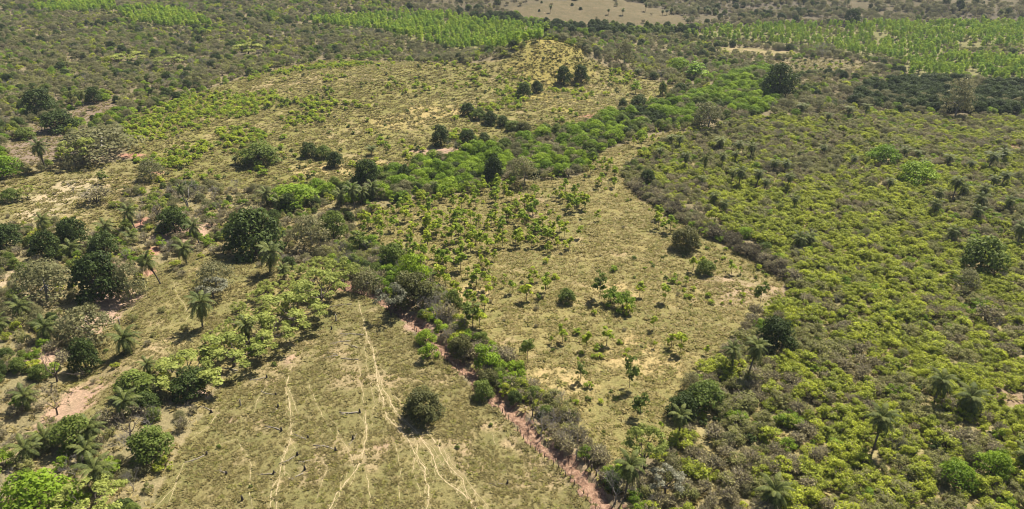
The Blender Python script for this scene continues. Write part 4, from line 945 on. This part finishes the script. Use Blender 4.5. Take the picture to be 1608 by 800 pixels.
RNAME = {'darkB': 'in the dark tree belt below the tan hill', 'scrubR': 'in the dense scrub beyond the grey hedge', 'gullyL': 'in the wooded gully beside the cattle meadow', 'farForest': 'in the mixed woodland behind the fields', 'farHill': 'on the hazy hillside beyond the plantations', 'hillH': 'on the bare tan hill', 'darkT': 'in the dark tree line behind the scrub', 'greenHedge': 'in the bright green hedge between the fields',
 'greyHedge': 'in the dark hedge edging the straw pasture', 'trackHedge': 'in the hedge along the red track', 'umbrella': 'under the umbrella trees', 'pastureB': 'in the straw-coloured pasture', 'pastureC': 'in the rough upper field', 'pastureA': 'in the grazed cattle pasture', 'meadowD': 'in the trampled meadow', 'slopeE': 'on the grassy gully slope', 'bareF': 'on the bare brown earth',
 'meadowG': 'in the small far meadow', 'meadowG2': 'in the small far meadow', 'plantP1': 'in the far strip plantation', 'plantP2': 'in the lime-coloured plantation block', 'plantP3': 'in the bright green plantation block', 'plantP4': 'in the wide plantation below the hazy hill', 'plantP5': 'in the plantation above the dark tree line'}
KNAME = {'gh': 'dark grey-brown twiggy shrub', 'um': 'pale flat-topped tree', 'yg': 'yellow-green leafy shrub', 'ol': 'dull olive shrub', 'gs': 'fresh green shrub', 'dry': 'grey-brown twiggy shrub', 'gt': 'bright green low tree', 'dk': 'dark dense broadleaf tree', 'md': 'mid green round tree', 'fg': 'grey-green dry-season tree', 'ba': 'leafless pale grey tree', 'sa': 'thin yellow-green sapling', 'pl': 'slim bright green planted tree', 'sb': 'small dark bush', 'sg': 'small green bush', 'ys': 'yellow-green low bush'}
KCAT = {'gh': 'shrub', 'yg': 'shrub', 'ol': 'shrub', 'gs': 'shrub', 'dry': 'shrub', 'sa': 'sapling', 'sb': 'bush', 'sg': 'bush', 'ys': 'bush'}
TK = np.array(TAKEN); MK = np.array([m[:2] for m in MARK])
PLUR = {'shrub': 'shrubs', 'bush': 'bushes', 'tree': 'trees', 'sapling': 'saplings'}
def near_track(x, y): return dist_poly(x, y, TRACK)
rec = []
inv = {v: k for k, v in RID.items()}
for sp in sorted({m[0] for m in MIX.values()}):
    ys = []; Y = 92.0; YM = 1250 if sp > 4 else 900
    nx = int(2*(YM*.92+45)/sp); ny = int((YM-74)/sp)
    X, Yg = np.meshgrid((np.arange(nx)-nx/2)*sp, 74+np.arange(ny)*sp); X = X+(RNG.random(X.shape)-.5)*sp*.95; Yg = Yg+(RNG.random(X.shape)-.5)*sp*.95
    k = np.abs(X) < .92*Yg+42; X = X[k]; Yg = Yg[k]
    R = region_at(X, Yg)
    for rn, (s0, keep, mix) in MIX.items():
        if s0 != sp: continue
        m = (R == RID[rn]) & (RNG.random(len(X)) < keep); x = X[m]; y = Yg[m]
        if len(x) == 0: continue
        if rn.startswith('plant'): ok = RNG.random(len(x)) < .25+1.1*sstep(.26, .46, fbm(x/11., y/11., 241, 3)); x = x[ok]; y = y[ok]
        if rn == 'farHill': ok = RNG.random(len(x)) < .25+.9*sstep(.32, .52, fbm(x/55., y/55., 231, 3)); x = x[ok]; y = y[ok]
        ok = near_track(x, y) > (1.9 if rn in ('trackHedge', 'pastureA', 'scrubR', 'gullyL') else 2.0); x = x[ok]; y = y[ok]
        for i0 in range(0, len(x), 4000):
            xa, ya = x[i0:i0+4000], y[i0:i0+4000]; q = np.hypot(xa[:, None]-TK[None, :, 0], ya[:, None]-TK[None, :, 1]) < TK[None, :, 2]
            xa = np.where(q.any(1), 1e9, xa); x[i0:i0+4000] = xa
        ok = x < 1e8; x = x[ok]; y = y[ok]; z = h(x, y); px, py, d = proj(x, y, z)
        Wt = []
        for (key, w, seed, lo, hi) in mix:
            g = np.clip(fbm(x/(9 if rn == 'scrubR' else 12 if rn == 'pastureB' else 20), y/(9 if rn == 'scrubR' else 12 if rn == 'pastureB' else 20), 100+seed*7, 3)*2.6-.8, .10, 1.6)**(3.0 if rn in ('pastureB', 'pastureC') else 1.7) if len(mix) > 1 else np.ones(len(x))
            wt = w*g
            for (bx, by, brx, bry, bk, bf) in BOOST:
                if bk == key: wt = wt*(1+(bf-1)*np.exp(-(((px-bx)/brx)**2+((py-by)/bry)**2)))
            Wt.append(wt)
        Wt = np.array(Wt); tot = Wt.sum(0)
        if rn in ('pastureB', 'pastureC'):   # open fields: bushes come in clumps, thin out elsewhere
            base = np.array([m_[1] for m_ in mix]).sum()*(.72 if rn == 'pastureB' else 1.15); kk = RNG.random(len(x)) < np.clip((tot/base)**1.4, .03, 1); x, y, z, px, py, d = x[kk], y[kk], z[kk], px[kk], py[kk], d[kk]; Wt = Wt[:, kk]; tot = tot[kk]
        cs = np.cumsum(Wt/tot, 0); pick = (RNG.random(len(x))[None, :] > cs).sum(0).clip(0, len(mix)-1)
        for j, (key, w, seed, lo, hi) in enumerate(mix):
            a = pick == j
            if not a.any(): continue
            s = lo+(hi-lo)*RNG.random(a.sum())**1.3; sw = s*RNG.uniform(.85, 1.2, a.sum())
            if rn == 'scrubR' and key in ('yg', 'ol', 'gs'): s = s*.88; sw = sw*1.05
            vis = (px[a] > -5) & (px[a] < 1613) & (py[a] > 0) & (py[a] < 806)
            rec.append((key, rn, x[a], y[a], z[a], s, sw, d[a], vis))
KEYS = sorted({r[0] for r in rec})
for key in KEYS:
    rs = [r for r in rec if r[0] == key]
    rn = np.concatenate([[r[1]]*len(r[2]) for r in rs]); A = [np.concatenate([r[i] for r in rs]) for i in range(2, 9)]
    x, y, z, s, sw, d, vis = A; size = s*SPEC[key][5]*FPX/d; order = np.argsort(-(size+1e5*vis)); cap = max(0, 300-TALLY.get(key, 0))
    one = [i for i in order[:cap] if vis[i]]; msize = float(np.median(s[one])) if one else 1; terc = np.percentile(s[one], [33, 67]) if one else [0, 0]
    for i in one:
        lab = '%s %s ' % (('small', 'middling', 'large')[int(np.searchsorted(terc, s[i]))], 'spreading' if sw[i] > 1.02*s[i] else 'upright')+(LAB.get((key, rn[i])) or KNAME[key]+' '+RNAME[rn[i]])
        q = np.hypot(MK[:, 0]-x[i], MK[:, 1]-y[i]); n_ = int(q.argmin())
        if q[n_] < (13 if d[i] < 260 else 20):
            l2 = '%s %s near the %s' % ('low' if s[i] < msize else 'tall', KNAME[key], MARK[n_][2])
            if len(l2.split()) <= 16: lab = l2
        w_ = KNAME[key].split(); plant(key, float(x[i]), float(y[i]), lab, KCAT.get(key, 'tree'), ' '.join(w_[:-1]+[PLUR[w_[-1]]]), float(s[i]), float(sw[i]), bool(size[i] > 11), z=float(z[i]))
    rest = np.ones(len(x), bool); rest[one] = False
    if rest.any():
        P = np.stack([x, y, z-.08], 1)[rest]; S3 = np.stack([sw, sw, s], 1)[rest]
        stuff_gn(SPEC[key][0]+'_thicket', [p[2] for p in PROTO[key]], P, S3, 'uncounted mass of '+KNAME[key]+'s across the land')
    print('species', key, 'singles', len(one), 'mass', int(rest.sum()))

# ------------------------------------------------------------------ grass: tufts too many to count
def tuft_mesh(mat, H, W, n):
    b = Bag(); V = []; Q = []
    for i in range(n):
        a = random.uniform(0, 6.28); r = W*.5*math.sqrt(random.random()); p = np.array([cos(a)*r*.6, sin(a)*r*.6, -.03]); hh = H*random.uniform(.5, 1.1)
        e = p+np.array([cos(a)*r*1.5+random.uniform(-.2, .2), sin(a)*r*1.5+random.uniform(-.2, .2), hh]); t = np.array([-sin(a), cos(a), 0])*W*.16; m = (p+e)/2+np.array([0, 0, hh*.12]); k = len(V)
        V += [p-t*.6, p+t*.6, m+t, m-t, e+t*.3, e-t*.3]; Q += [(k, k+1, k+2, k+3), (k+3, k+2, k+4, k+5)]
    b.add(V, Q, 0, RNG.random(len(Q))); return b.mesh('grass_tuft', [M[mat]])
TUFT = {m: [tuft_mesh(m, random.uniform(.18, .32), random.uniform(.45, .8), 18) for k in range(6)] for m in ('straw', 'turf', 'greengrass')}
def scatter(sp, ymax, regs, mat, lo, hi, name, label, prob=1.0, clump=0.0):
    nx = int(2*(ymax*.85+30)/sp); ny = int((ymax-74)/sp); X, Y = np.meshgrid((np.arange(nx)-nx/2)*sp, 74+np.arange(ny)*sp)
    X = X+(RNG.random(X.shape)-.5)*sp; Y = Y+(RNG.random(X.shape)-.5)*sp; k = np.abs(X) < .84*Y+25; X = X[k]; Y = Y[k]
    R = region_at(X, Y); m = np.isin(R, [RID[r] for r in regs])
    pr = prob*np.clip(1+clump*(fbm(X/3.5, Y/3.5, 60, 3)-.5)*4, .3, 2); m &= RNG.random(len(X)) < pr; m &= near_track(X, Y) > 1.7
    m &= ~PR[pr_idx(X, Y)]
    for (a, b, c, e) in SOIL: m &= np.hypot((X-a)/c, (Y-b)/e)+.9*(RNG.random(len(X))-.5) > .85
    X = X[m]; Y = Y[m]; s = lo+(hi-lo)*RNG.random(len(X))**2; sw = s*RNG.uniform(.9, 1.5, len(X)); stuff_gn(name, TUFT[mat], np.stack([X, Y, h(X, Y)], 1), np.stack([sw, sw, s], 1), label)
    print(name, len(X))
scatter(.62, 215, ['pastureA', 'slopeE'], 'turf', .35, 1.15, 'pasture_grass', 'short olive grass tufts of the grazed pasture and slope', .75, .9)
scatter(1.1, 215, ['pastureA', 'slopeE'], 'greengrass', .35, 1.1, 'green_grass', 'greener grass tufts in the grazed pasture', .45, 1.2)
scatter(.72, 330, ['pastureB', 'greyHedge'], 'straw', .4, 1.35, 'straw_grass', 'tall straw-coloured grass of the middle pasture', .8, .9)
scatter(1.2, 330, ['pastureB', 'trackHedge'], 'greengrass', .5, 1.6, 'weedy_grass', 'greenish weedy grass of the middle pasture', .55, 1.3)
scatter(1.15, 560, ['pastureC', 'meadowD', 'bareF', 'meadowG2'], 'turf', .6, 2.0, 'field_grass', 'rough grass of the upper field and meadow', .65, 1.0)
scatter(1.9, 560, ['pastureC', 'meadowD'], 'greengrass', .8, 2.2, 'green_field_grass', 'greener rough grass of the upper field and meadow', .6, 1.0)
scatter(1.5, 330, ['scrubR', 'gullyL', 'umbrella', 'trackHedge'], 'straw', .8, 1.8, 'dry_undergrowth', 'dry grass and weeds under the scrub', .6, .8)

# ------------------------------------------------------------------ haze: thin even air over the whole land
hb = Bag(); a, b, c0, c1, z0, z1 = -4300, 4300, -160, 3900, -45, 260
hz = mesh_np('haze', [(a,c0,z0),(b,c0,z0),(b,c1,z0),(a,c1,z0),(a,c0,z1),(b,c0,z1),(b,c1,z1),(a,c1,z1)], [(0,3,2,1),(4,5,6,7),(0,1,5,4),(1,2,6,5),(2,3,7,6),(3,0,4,7)])
hm, ht = newmat('haze'); pv = ht.nodes.new('ShaderNodeVolumePrincipled'); pv.inputs['Density'].default_value = 0.00006; pv.inputs['Color'].default_value = (.74, .85, 1.0, 1); pv.inputs['Anisotropy'].default_value = .2
ht.links.new(pv.outputs[0], ht.nodes.new('ShaderNodeOutputMaterial').inputs['Volume']); hz.materials.append(hm)
ho = link('haze', hz); ho['kind'] = 'stuff'
print('objects', len(SC.objects))
